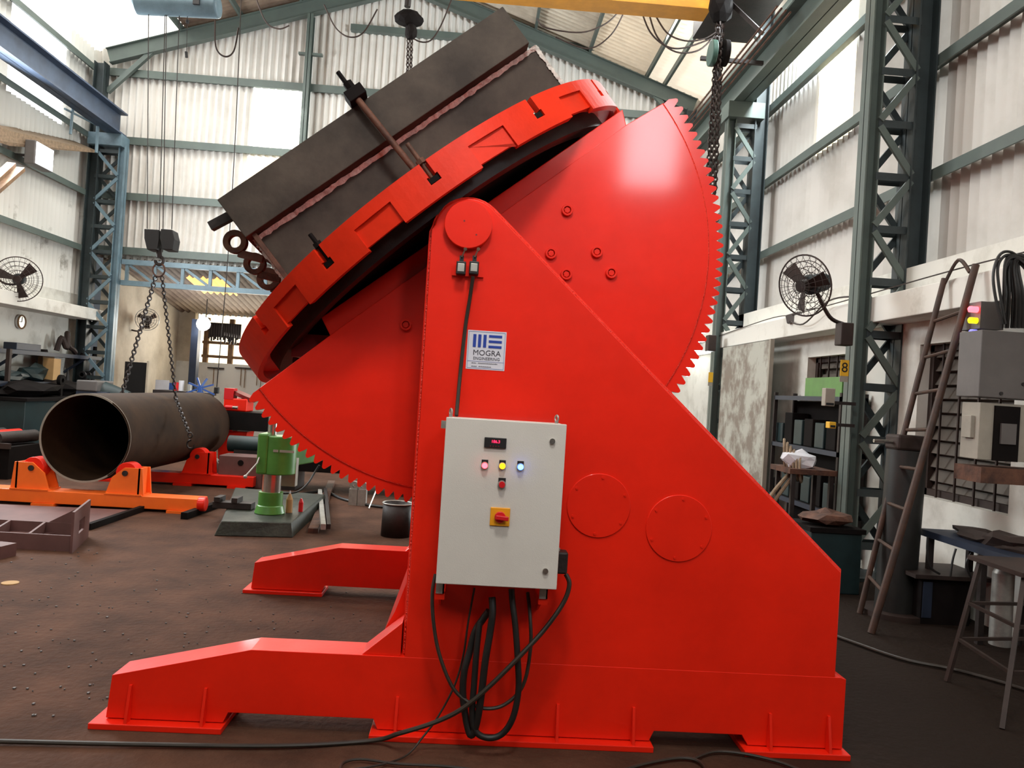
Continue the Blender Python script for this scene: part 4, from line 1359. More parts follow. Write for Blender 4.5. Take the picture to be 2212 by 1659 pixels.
# scattered castings on the floor behind the rear support beam
for i, (px, py, w_, h_, mt, lab) in enumerate(((452, 1012, .16, .2, 'galvanised', 'grey flanged casting with round bore behind the rear support beam'),
                                               (478, 1008, .1, .16, 'cast_iron', 'small block casting right of the flanged casting'),
                                               (520, 1000, .3, .18, 'primer_brown', 'brown steel block behind the green drill arm'),
                                               (540, 960, .28, .14, 'teal_machine', 'dark teal gear motor in the middle distance'))):
    Y_ = (11.4, 11.4, 11.0, 11.8)[i]
    p = at(px, py, Y=Y_)
    t_ = thing('casting' if i < 2 else ('steel_block' if i == 2 else 'gear_motor'), lab, 'casting' if i < 2 else ('block' if i == 2 else 'motor'), (p.x, Y_, 0))
    if i == 0:
        B().ring((p.x, Y_ - .05, p.z), (p.x, Y_ + .1, p.z), 0.16, 0.07, n=20).build('flange', mt, t_, smooth=True)
        B().box(p.x - .15, p.x + .15, Y_, Y_ + .2, 0, p.z - 0.1).build('body', mt, t_)
    elif i == 3:
        B().cyl((p.x - .3, Y_, p.z), (p.x + .3, Y_, p.z), 0.12, n=20).build('body', mt, t_, smooth=True)
        B().box(p.x - .2, p.x + .2, Y_ - .1, Y_ + .1, 0, p.z - 0.08).build('stand', 'dark_steel', t_)
    else:
        B().box(p.x - w_, p.x + w_, Y_, Y_ + .4, 0, p.z + h_ / 2).build('body', mt, t_, bevel=0.01)
        B().cyl((p.x, Y_ - .01, p.z), (p.x, Y_ + .01, p.z), 0.04, n=12).build('bore', 'black_grease', t_)

# ------------------------------------------------------------------ left wall benches, shelves and goods
def shelf(px0, py0, px1, py1, X, dep, th_, lab, mat):
    a_, c_ = at(px0, py0, X=X), at(px1, py1, X=X)
    z = (a_.z + c_.z) / 2
    y0, y1 = min(a_.y, c_.y), max(a_.y, c_.y)
    t_ = thing('wall_shelf', lab, 'shelf', (X, y0, z))
    B().box(X - dep, X, y0, y1, z - th_, z).build('board', mat, t_)
    return t_, z, y0, y1


s1, z1_, ya, yb_ = shelf(-20, 752, 243, 772, -7.62, 0.44, 0.07, 'upper long steel shelf on the left wall', 'dark_blue')
for y in (13.6, 15.9):
    B().bar((WL + .03, y, z1_ - 0.35), (-7.7, y, z1_ - 0.07), 0.04, 0.04).build('bracket', 'dark_blue', s1)
s2_, z2_, yc, yd = shelf(-20, 822, 200, 828, -7.5, 0.56, 0.08, 'lower long steel shelf on the left wall behind the pipe', 'dark_blue')
B().box(-7.6, -7.55, at(110, 840, X=-7.6).y, at(110, 840, X=-7.6).y + .06, 0.98, z2_ - .08).build('leg', 'blue_paint', s2_)
B().box(-7.6, -7.55, 15.8, 15.86, 0.0, z2_ - .08).build('leg', 'blue_paint', s2_)
B().box(-7.56, -7.5, at(5, 800, X=-7.6).y, at(5, 800, X=-7.6).y + .06, 0.98, z1_).build('upright', 'steel_brown', s2_)


def goods(name, lab, cat, px, z, X, build, group=None):
    y = at(px, 800, X=X).y
    t_ = build(X, y, z + 0.001)
    return tag(t_, lab, cat, group)


goods('storage_box', 'flat blue box on the upper left shelf', 'box', 45, z1_, -7.8, lambda x, y, z: B().box(x - .12, x + .1, y - .35, y + .4, z, z + .12).build('storage_box', 'dark_blue', bevel=.01))
goods('chain_block', 'tangled chain block heap on the upper left shelf', 'chain hoist', 140, z1_, -7.8, lambda x, y, z: B().tube([(x - .05, y - .25, z + .05), (x, y - .2, z + .3), (x + .05, y - .1, z + .12), (x, y, z + .4), (x, y + .05, z + .18), (x, y + .25, z + .1), (x, y + .35, z + .04)], 0.05).build('chain_block', 'steel_brown', smooth=True))
for i, (px, h, r_, lab) in enumerate(((202, .2, .045, 'taller dark canister on the upper left shelf'), (213, .13, .05, 'shorter dark canister next to the taller one'), (180, .05, .08, 'low dark tin on the upper left shelf'), (92, .05, .07, 'flat dark lump on the upper shelf right of the blue box'))):
    goods('canister', lab, 'canister', px, z1_, -7.75, lambda x, y, z: B().cyl((x, y, z), (x, y, z + h), r_, r_ * .8, n=14).build('canister', 'black_grease', smooth=True))
goods('cardboard_box', 'tan cardboard box on the lower left shelf', 'box', 112, z2_, -7.62, lambda x, y, z: B().box(x - .1, x + .09, y - .12, y + .12, z, z + .42).build('cardboard_box', 'cardboard', bevel=.004))
goods('steel_lump', 'dark green heap of scrap on the lower left shelf', 'scrap', 75, z2_, -7.75, lambda x, y, z: B().blob((x, y, z + .13), .15, .45, .16, .25).build('steel_lump', 'teal_machine'))
goods('steel_lump', 'low dark scrap heap at the left end of the lower shelf', 'scrap', 25, z2_, -7.75, lambda x, y, z: B().blob((x, y, z + .08), .15, .4, .1, .25).build('steel_lump', 'teal_machine'))
goods('wooden_crate', 'brown wooden board behind the tan cardboard box', 'crate', 92, z2_, -7.9, lambda x, y, z: B().box(x - .04, x + .04, y - .1, y + .3, z, z + .5).build('wooden_crate', 'wood'))
for px, lab in ((147, 'black conical tool left of the two on the lower shelf'), (201, 'black conical tool nearer the column on the lower shelf')):
    goods('cone_tool', lab, 'tool', px, z2_, -7.7, lambda x, y, z: B().cyl((x, y, z), (x, y, z + .24), .05, .005, n=10).build('cone_tool', 'black_plastic', smooth=True))
goods('bench_grinder', 'small dark bench grinder with two wheels on the lower shelf', 'grinder', 184, z2_, -7.7, lambda x, y, z: B().cyl((x, y - .12, z + .15), (x, y - .08, z + .15), .07, n=14).cyl((x, y + .08, z + .15), (x, y + .12, z + .15), .07, n=14).cyl((x, y - .12, z + .15), (x, y + .12, z + .15), .035, n=12).box(x - .04, x + .04, y - .04, y + .04, z, z + .13).build('bench_grinder', 'black_plastic', smooth=True))
# low bench with scrap and dark green cabinet
p = at(50, 905, X=-7.0)
bn = thing('work_bench', 'dark green steel cabinet bench with heaped scrap on top at the left', 'work bench', (-7.3, 13.5, 0))
B().box(-7.95, -6.95, 12.6, 15.4, 0.0, 0.92).build('cabinet', 'teal_machine', bn, bevel=.01)
B().box(-7.98, -6.9, 12.55, 15.45, 0.92, 0.97).build('top', 'black_grease', bn)
tag(B().blob((-7.4, 13.4, 1.08), .4, .8, .13, .3).blob((-7.5, 14.7, 1.10), .35, .6, .15, .3).build('scrap_heap', 'black_grease'), 'dark heap of scrap metal on the green cabinet bench', 'scrap', kind='stuff')
pr_ = at(125, 873, X=-7.2)
tag(B().ring((pr_.x, pr_.y, 1.25), (pr_.x + .06, pr_.y, 1.25), 0.1, 0.04, n=16).box(pr_.x, pr_.x + .05, pr_.y - .03, pr_.y + .03, .98, 1.16).build('pulley_stand', 'black_grease', smooth=True), 'round black pulley standing on the dark bench', 'pulley')
# blue-grey machine behind the pipe
bl = thing('blue_machine', 'dark blue machine with rounded motor just above the pipe', 'machine', (-6.4, 13.6, 0))
zt2_, zb2_ = at(200, 822, Y=13.6).z, 0.0
xa, xb = at(160, 850, Y=13.6).x, at(235, 850, Y=13.6).x
B().hull8([Vector(q) for q in ((xa - .05, 13.5, 0), (xb, 13.5, 0), (xb, 14.1, 0), (xa - .05, 14.1, 0), (xa + .08, 13.5, zt2_ - .18), (xb, 13.5, zt2_ - .18), (xb, 14.1, zt2_ - .18), (xa + .08, 14.1, zt2_ - .18))]).build('body', 'dark_blue', bl, bevel=.01)
B().box(xa + .08, xb - .15, 13.48, 14.1, zt2_ - .18, zt2_).build('top_cover', 'panel_grey', bl, bevel=.02)
B().cyl((xb - .2, 13.8, zt2_ - .2), (xb + .25, 13.8, zt2_ - .25), .2, .1, n=24).build('motor', 'teal_machine', bl, smooth=True)
B().cyl((xb + .25, 13.8, zt2_ - .25), (xb + .5, 13.8, zt2_ - .22), .05, n=14).build('spindle', 'bright_steel', bl, smooth=True)

# wall clock and fans
pk = at(41, 695, X=WL + .03)
ck = thing('wall_clock', 'round pale wall clock under the left concrete ledge', 'clock', tuple(pk))
B().cyl(pk, pk + Vector((.05, 0, 0)), 0.115, n=32).build('face', 'glass_clock', ck, smooth=True)
B().torus(pk + Vector((.05, 0, 0)), (1, 0, 0), 0.115, 0.015, n=32).build('rim', 'wood', ck, smooth=True)
B().box(pk.x + .05, pk.x + .056, pk.y - .005, pk.y + .005, pk.z, pk.z + .09).box(pk.x + .05, pk.x + .056, pk.y - .07, pk.y, pk.z - .005, pk.z + .005).build('hands', 'black_plastic', ck)


def fan(label, c, nrm, R, mount, mat_cage, tw=0.0, nrad=24):
    c, nrm = Vector(c), Vector(nrm).normalized()
    t_ = thing('wall_fan', label, 'fan', tuple(c))
    x = nrm.cross(Vector((0, 0, 1))).normalized()
    y = x.cross(nrm)
    cg = B()
    for side in (1, -1):
        for k_ in range(1, 6):
            r_ = R * k_ / 5
            d_ = side * (0.34 * R) * (1 - (k_ / 5) ** 2.5)
            cg.torus(c + nrm * d_, nrm, r_, 0.0035, n=36, m=4)
        for i in range(nrad):
            a_ = 2 * pi * i / nrad + (0.1 if side > 0 else 0)
            rd = x * cos(a_) + y * sin(a_)
            cg.tube([c + rd * (R * f_) + nrm * (side * 0.34 * R * (1 - f_ ** 2.5)) for f_ in (0.12, 0.4, 0.7, 0.9, 1.0)], 0.0022, n=4, smooth=False)
    cg.torus(c, nrm, R, 0.008, n=40, m=6)
    cg.build('cage', mat_cage, t_, smooth=True)
    for i in range(3):
        a_ = 2 * pi * i / 3 + tw
        rd = x * cos(a_) + y * sin(a_)
        td = nrm.cross(rd)
        B().hull8([c + p_ for p_ in (rd * .05 - td * .03 - nrm * .03, rd * .05 + td * .03 + nrm * .01, rd * (R * .85) + td * (R * .28) + nrm * .02, rd * (R * .85) - td * (R * .18) - nrm * .04,
                                     rd * .05 - td * .03 - nrm * .024, rd * .05 + td * .03 + nrm * .016, rd * (R * .85) + td * (R * .28) + nrm * .026, rd * (R * .85) - td * (R * .18) - nrm * .034)]).build('blade', 'steel_brown', t_)
    B().cyl(c + nrm * .06, c + nrm * -.05, .055, n=20).build('hub', 'steel_brown', t_, smooth=True)
    B().cyl(c - nrm * .05, c - nrm * .30, .095, .08, n=24).build('motor', 'paint_dark_green' if mat_cage == 'steel_brown' else 'steel_brown', t_, smooth=True, bevel=.02)
    B().tube([c - nrm * .18 - Vector((0, 0, .08)), (c - nrm * .18 + Vector(mount)) / 2 - Vector((0, 0, .12)), mount], 0.018).build('bracket', 'steel_brown', t_, smooth=True)
    return t_


cR = at(1738, 617, Y=6.95)
fan('wall fan with wire cage on the laced column right of the gear', cR, (-.84, -.48, -.24), 0.275, at(1822, 700, Y=7.2), 'steel_brown', .9)
p = at(1822, 715, Y=7.2)
cl_ = at(38, 603, X=-7.55)
fan('big dark wall fan above the left ledge at the photo edge', cl_, (.35, -1, -.1), 0.36, at(-20, 590, X=WL + .02), 'steel_brown', .3)
ca_ = at(318, 690, Y=17.6)
fan('wall fan mounted in the rear annex behind the chain sling', ca_, (.35, -1, .1), 0.24, (-7.6, 17.7, ca_.z - .25), 'galvanised', .5, 14)

# leaning timber and platform high on the left wall
for i, (p0, p1) in enumerate((((-30, 430), (45, 365)), ((-30, 405), (25, 355)))):
    tag(B().bar(at(*p0, Y=11.6), at(*p1, Y=12.7), .12, .06).build('timber_plank', 'wood'), ('lower' if i == 0 else 'upper') + ' tan timber plank leaning high at the left edge', 'plank')
pf = thing('access_platform', 'pale brown platform boards high on the left wall under the glare', 'platform', (-7.6, 14.5, 5.4))
B().hull8([at(-20, 268, Y=12.6), at(-20, 302, Y=12.6), at(205, 330, Y=15.6), at(100, 285, Y=15.6), at(-20, 264, Y=12.6) + Vector((0, .5, 0.03)), at(-20, 298, Y=12.6) + Vector((0, .5, .03)), at(205, 326, Y=15.6) + Vector((0, .1, .03)), at(100, 281, Y=15.6) + Vector((0, .1, .03))]).build('boards', 'rope', pf)
B().cyl(at(208, 330, Y=15.5), at(213, 235, Y=15.5), .03, n=10).build('railing_post', 'paint_bluegrey', pf)
B().cyl(at(152, 290, Y=14.6), at(160, 205, Y=14.6), .025, n=10).build('railing_post', 'paint_bluegrey', pf)
B().cyl(at(209, 270, Y=15.5), at(140, 235, Y=14.4), .02, n=8).build('railing', 'paint_bluegrey', pf)
fl = at(88, 338, X=WL + .5)
fd = thing('flood_lamp', 'blazing flood lamp on the left wall below the bright window', 'lamp', tuple(fl))
B().box(fl.x - .12, fl.x + .06, fl.y - .28, fl.y + .28, fl.z - .2, fl.z + .2).build('housing', 'panel_grey', fd, bevel=.02)
B().box(fl.x + .061, fl.x + .07, fl.y - .26, fl.y + .26, fl.z - .18, fl.z + .18).build('lens', 'window_glare', fd)
B().bar((WL + .02, fl.y, fl.z), (fl.x - .12, fl.y, fl.z), .04, .04).build('arm', 'panel_grey', fd)

# ------------------------------------------------------------------ rear annex contents
tag(B().box(at(421, 760, Y=yb - 1.5).x - .08, at(421, 760, Y=yb - 1.5).x + .08, yb - 1.6, yb - 1.4, 0, at(425, 690, Y=yb - 1.5).z).build('steel_post', 'dark_blue'), 'blue square post in front of the annex window', 'post')
al = at(441, 700, Y=18.8)
lp = thing('flood_lamp', 'white glowing lamp hanging in front of the annex window', 'lamp', tuple(al))
B().cyl(al, al + Vector((0, .15, .1)), .16, .08, n=20).build('housing', 'panel_grey', lp, smooth=True)
B().blob(al + Vector((0, -.05, 0)), .17, .08, .17).build('bulb', 'window_glare', lp, smooth=True)
B().cyl(al + Vector((0, .1, .1)), al + Vector((0, .1, .6)), .012, n=8).build('cord', 'black_plastic', lp)
pl_ = bpy.data.lights.new('annex_bulb', 'POINT')
pl_.energy, pl_.shadow_soft_size, pl_.color = 40, .2, (.95, .98, 1)
plo = bpy.data.objects.new('annex_bulb', pl_)
COL.objects.link(plo)
plo.location = al + Vector((0, -.35, -.1))
aw = thing('awning_cloth', 'ragged dark cloth hanging across the top of the annex window', 'cloth', tuple(at(500, 730, Y=yb - .15)))
cb = B()
pa_, pb2 = at(452, 696, Y=yb - .15), at(520, 706, Y=yb - .15)
n = 26
for i in range(n):
    x0 = pa_.x + (pb2.x - pa_.x) * i / n
    x1 = pa_.x + (pb2.x - pa_.x) * (i + 1) / n
    zb_ = at(480, 728, Y=yb - .15).z - random.random() * .18
    cb.box(x0, x1 + .01, yb - .16 + .02 * (i % 2), yb - .14 + .02 * (i % 2), zb_, pa_.z)
cb.build('cloth', 'dark_steel', aw)
dd_ = thing('steel_door', 'dark steel door in the annex side wall behind the chain sling', 'door', (-7.5, 17.2, 0))
B().box(at(269, 800, Y=16.9).x, at(317, 800, Y=16.9).x, 16.9, 16.96, 0, at(290, 782, Y=16.9).z).build('leaf', 'black_plastic', dd_)
B().box(at(317, 800, Y=16.9).x, at(321, 800, Y=16.9).x, 16.88, 16.98, 0, at(290, 778, Y=16.9).z).build('frame', 'plaster_cream', dd_)
nb = thing('notice_board', 'white sheet over a blue panel in the annex', 'board', tuple(at(357, 835, Y=17.4)))
q0_, q1_ = at(337, 820, Y=17.4), at(376, 858, Y=17.4)
B().box(q0_.x, q1_.x, 17.4, 17.44, .9, q0_.z - .05).build('panel', 'blue_paint', nb)
B().box(q0_.x, q1_.x - .12, 17.38, 17.4, q1_.z + .1, q0_.z).build('sheet', 'cloth_white', nb)
B().box(q0_.x + .1, q0_.x + .15, 17.41, 17.45, 0, .9).box(q1_.x - .15, q1_.x - .1, 17.41, 17.45, 0, .9).build('leg', 'blue_paint', nb)
sj = thing('tripod_stand', 'bright blue star-shaped stand in the annex', 'stand', tuple(at(432, 850, Y=15.0)))
c = at(433, 838, Y=15.0)
stn = B()
for a_, L in ((20, .22), (65, .2), (110, .2), (160, .24), (205, .42), (245, .3), (290, .3), (335, .26)):
    stn.bar(c, c + Vector((cos(radians(a_)) * L, .1 * sin(a_), sin(radians(a_)) * L)), .035, .03)
stn.build('arms', 'blue_paint', sj)
B().cyl((c.x, c.y, 0), (c.x, c.y, c.z), .04, n=12).build('post', 'blue_paint', sj)
B().bar((c.x - .3, c.y, .02), (c.x + .3, c.y, .02), .05, .04).bar((c.x, c.y - .3, .02), (c.x, c.y + .3, .02), .05, .04).build('foot', 'blue_paint', sj)
for i, (px, w_, lab) in enumerate(((466, 30, 'left wall hanger with steel stock on the annex rear wall'), (525, 30, 'middle wall hanger on the annex rear wall'), (560, 20, 'hanger nearest the gear on the annex rear wall'))):
    p = at(px, 795, Y=yb - .05)
    h = thing('wall_hanger', lab, 'hanger', tuple(p))
    B().box(p.x - .2, p.x + .2, yb - .08, yb, p.z - .015, p.z + .015).build('bar', 'dark_steel', h)
    B().box(p.x - .05, p.x - .035, yb - .06, yb - .04, p.z - .45, p.z).box(p.x + .05, p.x + .065, yb - .06, yb - .04, p.z - .5, p.z).build('stock', 'wood', h)
for i, (px, py, h_, mt, lab) in enumerate(((381, 850, .16, 'red_plastic', 'small red tin on the annex table'), (390, 846, .2, 'cloth_white', 'white container on the annex table'), (408, 850, .14, 'galvanised', 'silvery pot on the annex table'))):
    p = at(px, 858, Y=15.6)
    tag(B().cyl((p.x, 15.6, 1.161), (p.x, 15.6, 1.16 + h_), .05, n=12).build('canister', mt, smooth=True), lab, 'canister')
tb_ = thing('side_table', 'dark table behind the pipe top carrying small containers', 'table', (-5.6, 15.6, 0))
B().box(-6.1, -5.1, 15.3, 15.9, 1.1, 1.16).build('top', 'dark_steel', tb_)
for x, y in ((-6.05, 15.35), (-5.15, 15.35), (-6.05, 15.85), (-5.15, 15.85)):
    B().box(x - .02, x + .02, y - .02, y + .02, 0, 1.1).build('leg', 'dark_steel', tb_)

# ------------------------------------------------------------------ hoist, hook block and chain sling on the left
HY = 10.4
hb = thing('hook_block', 'black twin-sheave crane hook block hanging on steel ropes', 'hook block', tuple(at(345, 515, Y=HY)))
for px, s_ in ((328, -1), (362, 1)):
    o = [(px - 17 * (s_ < 0) - 15 * (s_ > 0), 494), (px + 15 * (s_ < 0) + 10 * (s_ > 0), 496), (px + 15, 517), (px + 11, 540), (px - 11, 539), (px - 17, 514)]
    B().sweep([at(x, y, Y=HY - .1) for x, y in o], (0, .2, 0)).build('sheave_housing', 'black_plastic', hb, bevel=.008)
c = at(344, 556, Y=HY)
B().cyl(at(343, 538, Y=HY), c, .035, n=14).torus(at(344, 563, Y=HY), (0, 1, 0), .05, .022, n=20, a0=-.5, a1=4.0).build('hook', 'dark_steel', hb, smooth=True)
for k_, (pa1, pb1) in enumerate((((318, 494), (321, 20)), ((344, 498), (357, 20)), ((352, 498), (360, 20)), ((371, 495), (388, 20)))):
    B().cyl(at(*pa1, Y=HY), at(*pb1, Y=HY), .006, n=6).build('wire_rope', 'dark_steel', hb)
hm = thing('hoist', 'teal crane hoist body cut by the upper left photo edge', 'hoist', tuple(at(385, 10, Y=HY)))
a_, b_ = at(292, 5, Y=HY), at(474, 14, Y=HY)
B().cyl(a_ + Vector((0, 0, .0)), b_, .15, n=32).build('drum_housing', 'paint_bluegrey', hm, smooth=True, bevel=.03)
B().box(a_.x + .1, b_.x - .1, HY - .12, HY + .12, a_.z + .05, a_.z + .31).build('frame', 'paint_dark_green', hm)
B().box(b_.x - .28, b_.x - .2, HY - .17, HY - .1, b_.z - .07, b_.z + .1).build('terminal_box', 'black_plastic', hm)
lim = thing('limit_weight', 'small black limit weight on a thin wire below the hoist', 'weight', tuple(at(403, 110, Y=HY)))
B().cyl(at(405, 30, Y=HY), at(403, 112, Y=HY), .004, n=5).build('wire', 'dark_steel', lim)
B().cyl(at(403, 124, Y=HY), at(402, 112, Y=HY), .02, n=8).cyl(at(405, 50, Y=HY), at(405, 44, Y=HY), .022, n=8).build('weight', 'black_plastic', lim)


def chain(a_, b_, pitch, r_, wd, name, mat, parent):
    a_, b_ = Vector(a_), Vector(b_)
    d_ = (b_ - a_)
    n_ = max(2, int(d_.length / pitch))
    dd2 = d_.normalized()
    s0_ = dd2.orthogonal().normalized()
    s1_ = dd2.cross(s0_)
    bb_ = B()
    for i in range(n_):
        c_ = a_ + d_ * ((i + .5) / n_)
        nn, xx = (s0_, s1_) if i % 2 else (s1_, s0_)
        pts = []
        for q_ in range(8):
            t__ = 2 * pi * q_ / 8
            pts.append(c_ + dd2 * (cos(t__) * pitch * .62) + xx * (sin(t__) * wd))
        L_ = []
        for q_ in range(8):
            rad = (pts[q_] - c_).normalized()
            L_.append([bb_.bm.verts.new(pts[q_] + rad * (r_ * cos(u_)) + nn * (r_ * sin(u_))) for u_ in (0, 2.1, 4.2)])
        for q_ in range(8):
            for j_ in range(3):
                bb_.face([L_[q_][j_], L_[(q_ + 1) % 8][j_], L_[(q_ + 1) % 8][(j_ + 1) % 3], L_[q_][(j_ + 1) % 3]])
    return bb_.build(name, mat, parent, smooth=True)


sl_ = thing('chain_sling', 'two-leg chain sling hanging from the crane hook to the pipe', 'chain sling', tuple(at(343, 590, Y=HY)))
B().torus(at(343, 583, Y=HY), (.2, 1, 0), .085, .012, n=24).build('master_ring', 'rusty_steel', sl_, smooth=True)
chain(at(336, 598, Y=HY), at(258, 870, Y=10.0), .045, .011, .024, 'chain_leg', 'dark_steel', sl_)
chain(at(350, 598, Y=HY), at(380, 862, Y=10.6), .045, .009, .022, 'chain_leg', 'dark_steel', sl_)
chain(at(380, 862, Y=10.2), at(408, 935, Y=9.8), .045, .009, .022, 'chain_leg', 'dark_steel', sl_)
B().torus(at(412, 960, Y=9.75), (.3, 1, 0), .05, .012, n=20, a0=.8, a1=5.4).torus(at(411, 940, Y=9.75), (.3, 1, 0), .03, .009, n=16).build('hook', 'dark_steel', sl_, smooth=True)
pd = thing('crane_pendant', 'thin crane pendant wire with grip hanging before the annex', 'pendant control', tuple(at(466, 830, Y=11)))
B().tube([at(522, -90, Y=11), at(520, 20, Y=11), at(508, 300, Y=11), at(492, 560, Y=11), at(475, 760, Y=11), at(468, 838, Y=11)], .007, n=6).build('wire', 'dark_steel', pd)
B().box(at(468, 840, Y=11).x - .03, at(468, 840, Y=11).x + .03, 10.97, 11.03, at(468, 850, Y=11).z, at(468, 836, Y=11).z).build('grip', 'black_plastic', pd, bevel=.01)

# ------------------------------------------------------------------ yellow crane bridge and chain hoist on the right
yg = thing('crane_bridge', 'yellow crane bridge girder crossing the top of the photo', 'crane girder', tuple(at(1400, 10, Y=10.4)))
a_ = at(1527, 30, Y=10.4)
B().box(-7.2, a_.x, 10.3, 10.5, a_.z + .0, a_.z + .45).build('girder', 'yellow_crane', yg)
B().box(-7.2, a_.x, 10.22, 10.58, a_.z - .02, a_.z).build('bottom_flange', 'yellow_crane', yg)
ec = at(1600, 25, Y=10.2)
B().box(ec.x - .32, 3.72, 9.2, 11.4, a_.z + .12, a_.z + .4).build('end_carriage', 'dark_steel', yg)
B().bar((a_.x + .1, 10.2, a_.z + .2), (ec.x + .1, 9.6, 6.2), .05, .05).bar((a_.x - .05, 10.4, 6.18), (3.6, 10.4, 6.18), .05, .05).build('brace', 'dark_steel', yg)
B().cyl((3.78, 9.5, 6.78), (3.78, 9.5, 6.78) if 0 else (3.86, 9.5, 6.78), .1, n=20).build('wheel', 'dark_steel', yg)
ch = thing('chain_hoist', 'brown hand chain bundle with green pulley wheels beside the gear', 'chain hoist', tuple(at(1552, 110, Y=10)))
tp = at(1556, 30, Y=10)
B().blob(tp + Vector((0, 0, .08)), .16, .14, .22, .08).build('trolley', 'black_grease', ch)
for dx, m_ in ((-13, 'green_pulley'), (14, 'black_grease')):
    p = at(1552 + dx, 115, Y=10)
    B().cyl((p.x - .035, 10, p.z), (p.x + .035, 10, p.z), .165, n=28).build('pulley_wheel', m_, ch, smooth=True, bevel=.01)
for dx, y1__ in ((-9, 0), (-3, .05), (3, -.04), (9, .03)):
    chain(at(1556 + dx * .6, 45, Y=10 + y1__), at(1535 + dx, 420, Y=10 + y1__), .055, .013, .026, 'hand_chain', 'steel_brown', ch)
# festoon cables under the crane and roof
for i, (pts, Y_) in enumerate((([(1345, 15), (1310, 50), (1255, 70), (1180, 60), (1160, 40)], 12), ([(1350, 22), (1320, 75), (1270, 105), (1200, 80)], 12),
                               ([(1400, 22), (1420, 80), (1460, 112), (1510, 108), (1548, 72)], 11), ([(1410, 22), (1440, 70), (1480, 88), (1520, 84), (1548, 68)], 11),
                               ([(1385, 22), (1405, 70), (1440, 100), (1480, 103), (1545, 80)], 11), ([(465, 30), (466, 100), (485, 122), (505, 110), (515, 60)], 11),
                               ([(535, -60), (570, 40), (600, 62), (625, 55)], 13), ([(700, 10), (725, 60), (755, 80), (785, 70), (815, 20)], 13), ([(870, 30), (890, 80), (925, 90), (950, 60), (975, 0)], 13))):
    labs = ('uppermost left slack cable under the yellow crane', 'slack cable below the uppermost one left of the gear tip', 'lowest loop of slack cable left of the chain hoist',
            'shallow loop of slack cable near the chain hoist', 'middle loop of slack cable near the chain hoist', 'narrow cable loop right of the teal hoist', 'short cable loop left of the gable post',
            'cable loop right of the gable post top', 'cable loop around the small roof hoist')
    tag(B().tube([at(x, y, Y=Y_) for x, y in pts], .012, n=6).build('festoon_cable', 'steel_brown', smooth=True), labs[i], 'cable', 'slack cables under the roof')
rhst = thing('roof_hoist', 'small dark chain hoist under the ridge left of the workpiece top', 'chain hoist', tuple(at(885, 55, Y=12.5)))
p = at(884, 40, Y=12.5)
B().blob(p, .22, .15, .14, .12).blob(at(888, 68, Y=12.5), .1, .1, .14, .1).build('body', 'black_grease', rhst)
B().cyl(at(880, 15, Y=12.5), at(886, -40, Y=12.5), .05, n=10).build('suspension', 'dark_steel', rhst)
for dx in (-4, 3):
    chain(at(886 + dx, 85, Y=12.5), at(884 + dx, 170, Y=12.5), .06, .012, .025, 'load_chain', 'steel_brown', rhst)
# conductor rails along the right runway
for i, px in enumerate((1500, 1507, 1514, 1521)):
    a1 = at(px + 3, 236 + i * 3, Y=15.8)
    x_, z_ = a1.x * 11 / 15.8, EYE + (a1.z - EYE) * 11 / 15.8
    tag(B().cyl((x_, 8, z_), (x_, 13.0, z_), .012, n=6).build('conductor_rail', 'rusty_steel'), ('outermost', 'second', 'third', 'fourth')[i] + ' of four thin conductor rails along the right crane runway', 'conductor rail', 'conductor rails')

# ------------------------------------------------------------------ right side: sliding sheet, rack, fan bracket, signs
a_, b_ = at(1556, 900, X=3.66), at(1657, 900, X=3.66)
sd = thing('sliding_sheet', 'tall stained pale steel sheet hanging under the right ledge', 'steel sheet', (3.66, b_.y, 0))
B().box(3.64, 3.66, b_.y, a_.y, 0.05, 2.40).build('sheet', 'dirty_sheet', sd)
B().box(3.63, 3.68, b_.y - .05, b_.y, 0.0, 2.41).build('edge_frame', 'panel_light', sd)
rk = thing('storage_rack', 'dark steel rack with blue shelves behind the number 8 column', 'rack', (3.9, 8.6, 0))
ry0, ry1 = 7.75, b_.y - .15
for z in (.5, 1.12, 1.68):
    B().box(3.70, 3.96, ry0, ry1, z, z + .03).build('shelf', 'black_grease', rk)
    B().box(3.68, 3.70, ry0, ry1, z - .02, z + .03).build('shelf_edge', 'dark_blue', rk)
    B().box(3.68, 3.96, ry0 - .02, ry0, z - .02, z + .03).build('shelf_edge', 'blue_paint' if z > 1 else 'dark_blue', rk)
for y in (ry0, ry1):
    for x in (3.70, 3.94):
        B().box(x - .02, x + .02, y - .02, y + .02, 0, 1.75).build('upright', 'dark_steel', rk)
B().box(3.96, 3.97, ry0, ry1, .1, 1.66).build('back_panel', 'black_grease', rk)
rnd = random.Random(11)
for i in range(6):
    y = ry0 + .3 + i * .28
    for z in (.53, 1.15):
        hgt = rnd.uniform(.15, .42)
        tag(B().box(3.74, 3.94, y - .11, y + .11, z + .001, z + hgt).build('steel_stock', 'black_grease' if (i + (z > 1)) % 2 else 'teal_machine', bevel=.01), ('dark' if (i + (z > 1)) % 2 else 'teal') + ' stored block on the ' + ('upper' if z > 1 else 'lower') + ' rack shelf, ' + ('first', 'second', 'third', 'fourth', 'fifth', 'sixth')[i] + ' from the number 8 column', 'stock', 'stock on the dark rack')
tag(B().box(3.76, 3.95, 7.9, 8.8, 1.712, 1.92).build('storage_crate', 'drill_green'), 'olive green crate on top of the dark rack', 'crate')

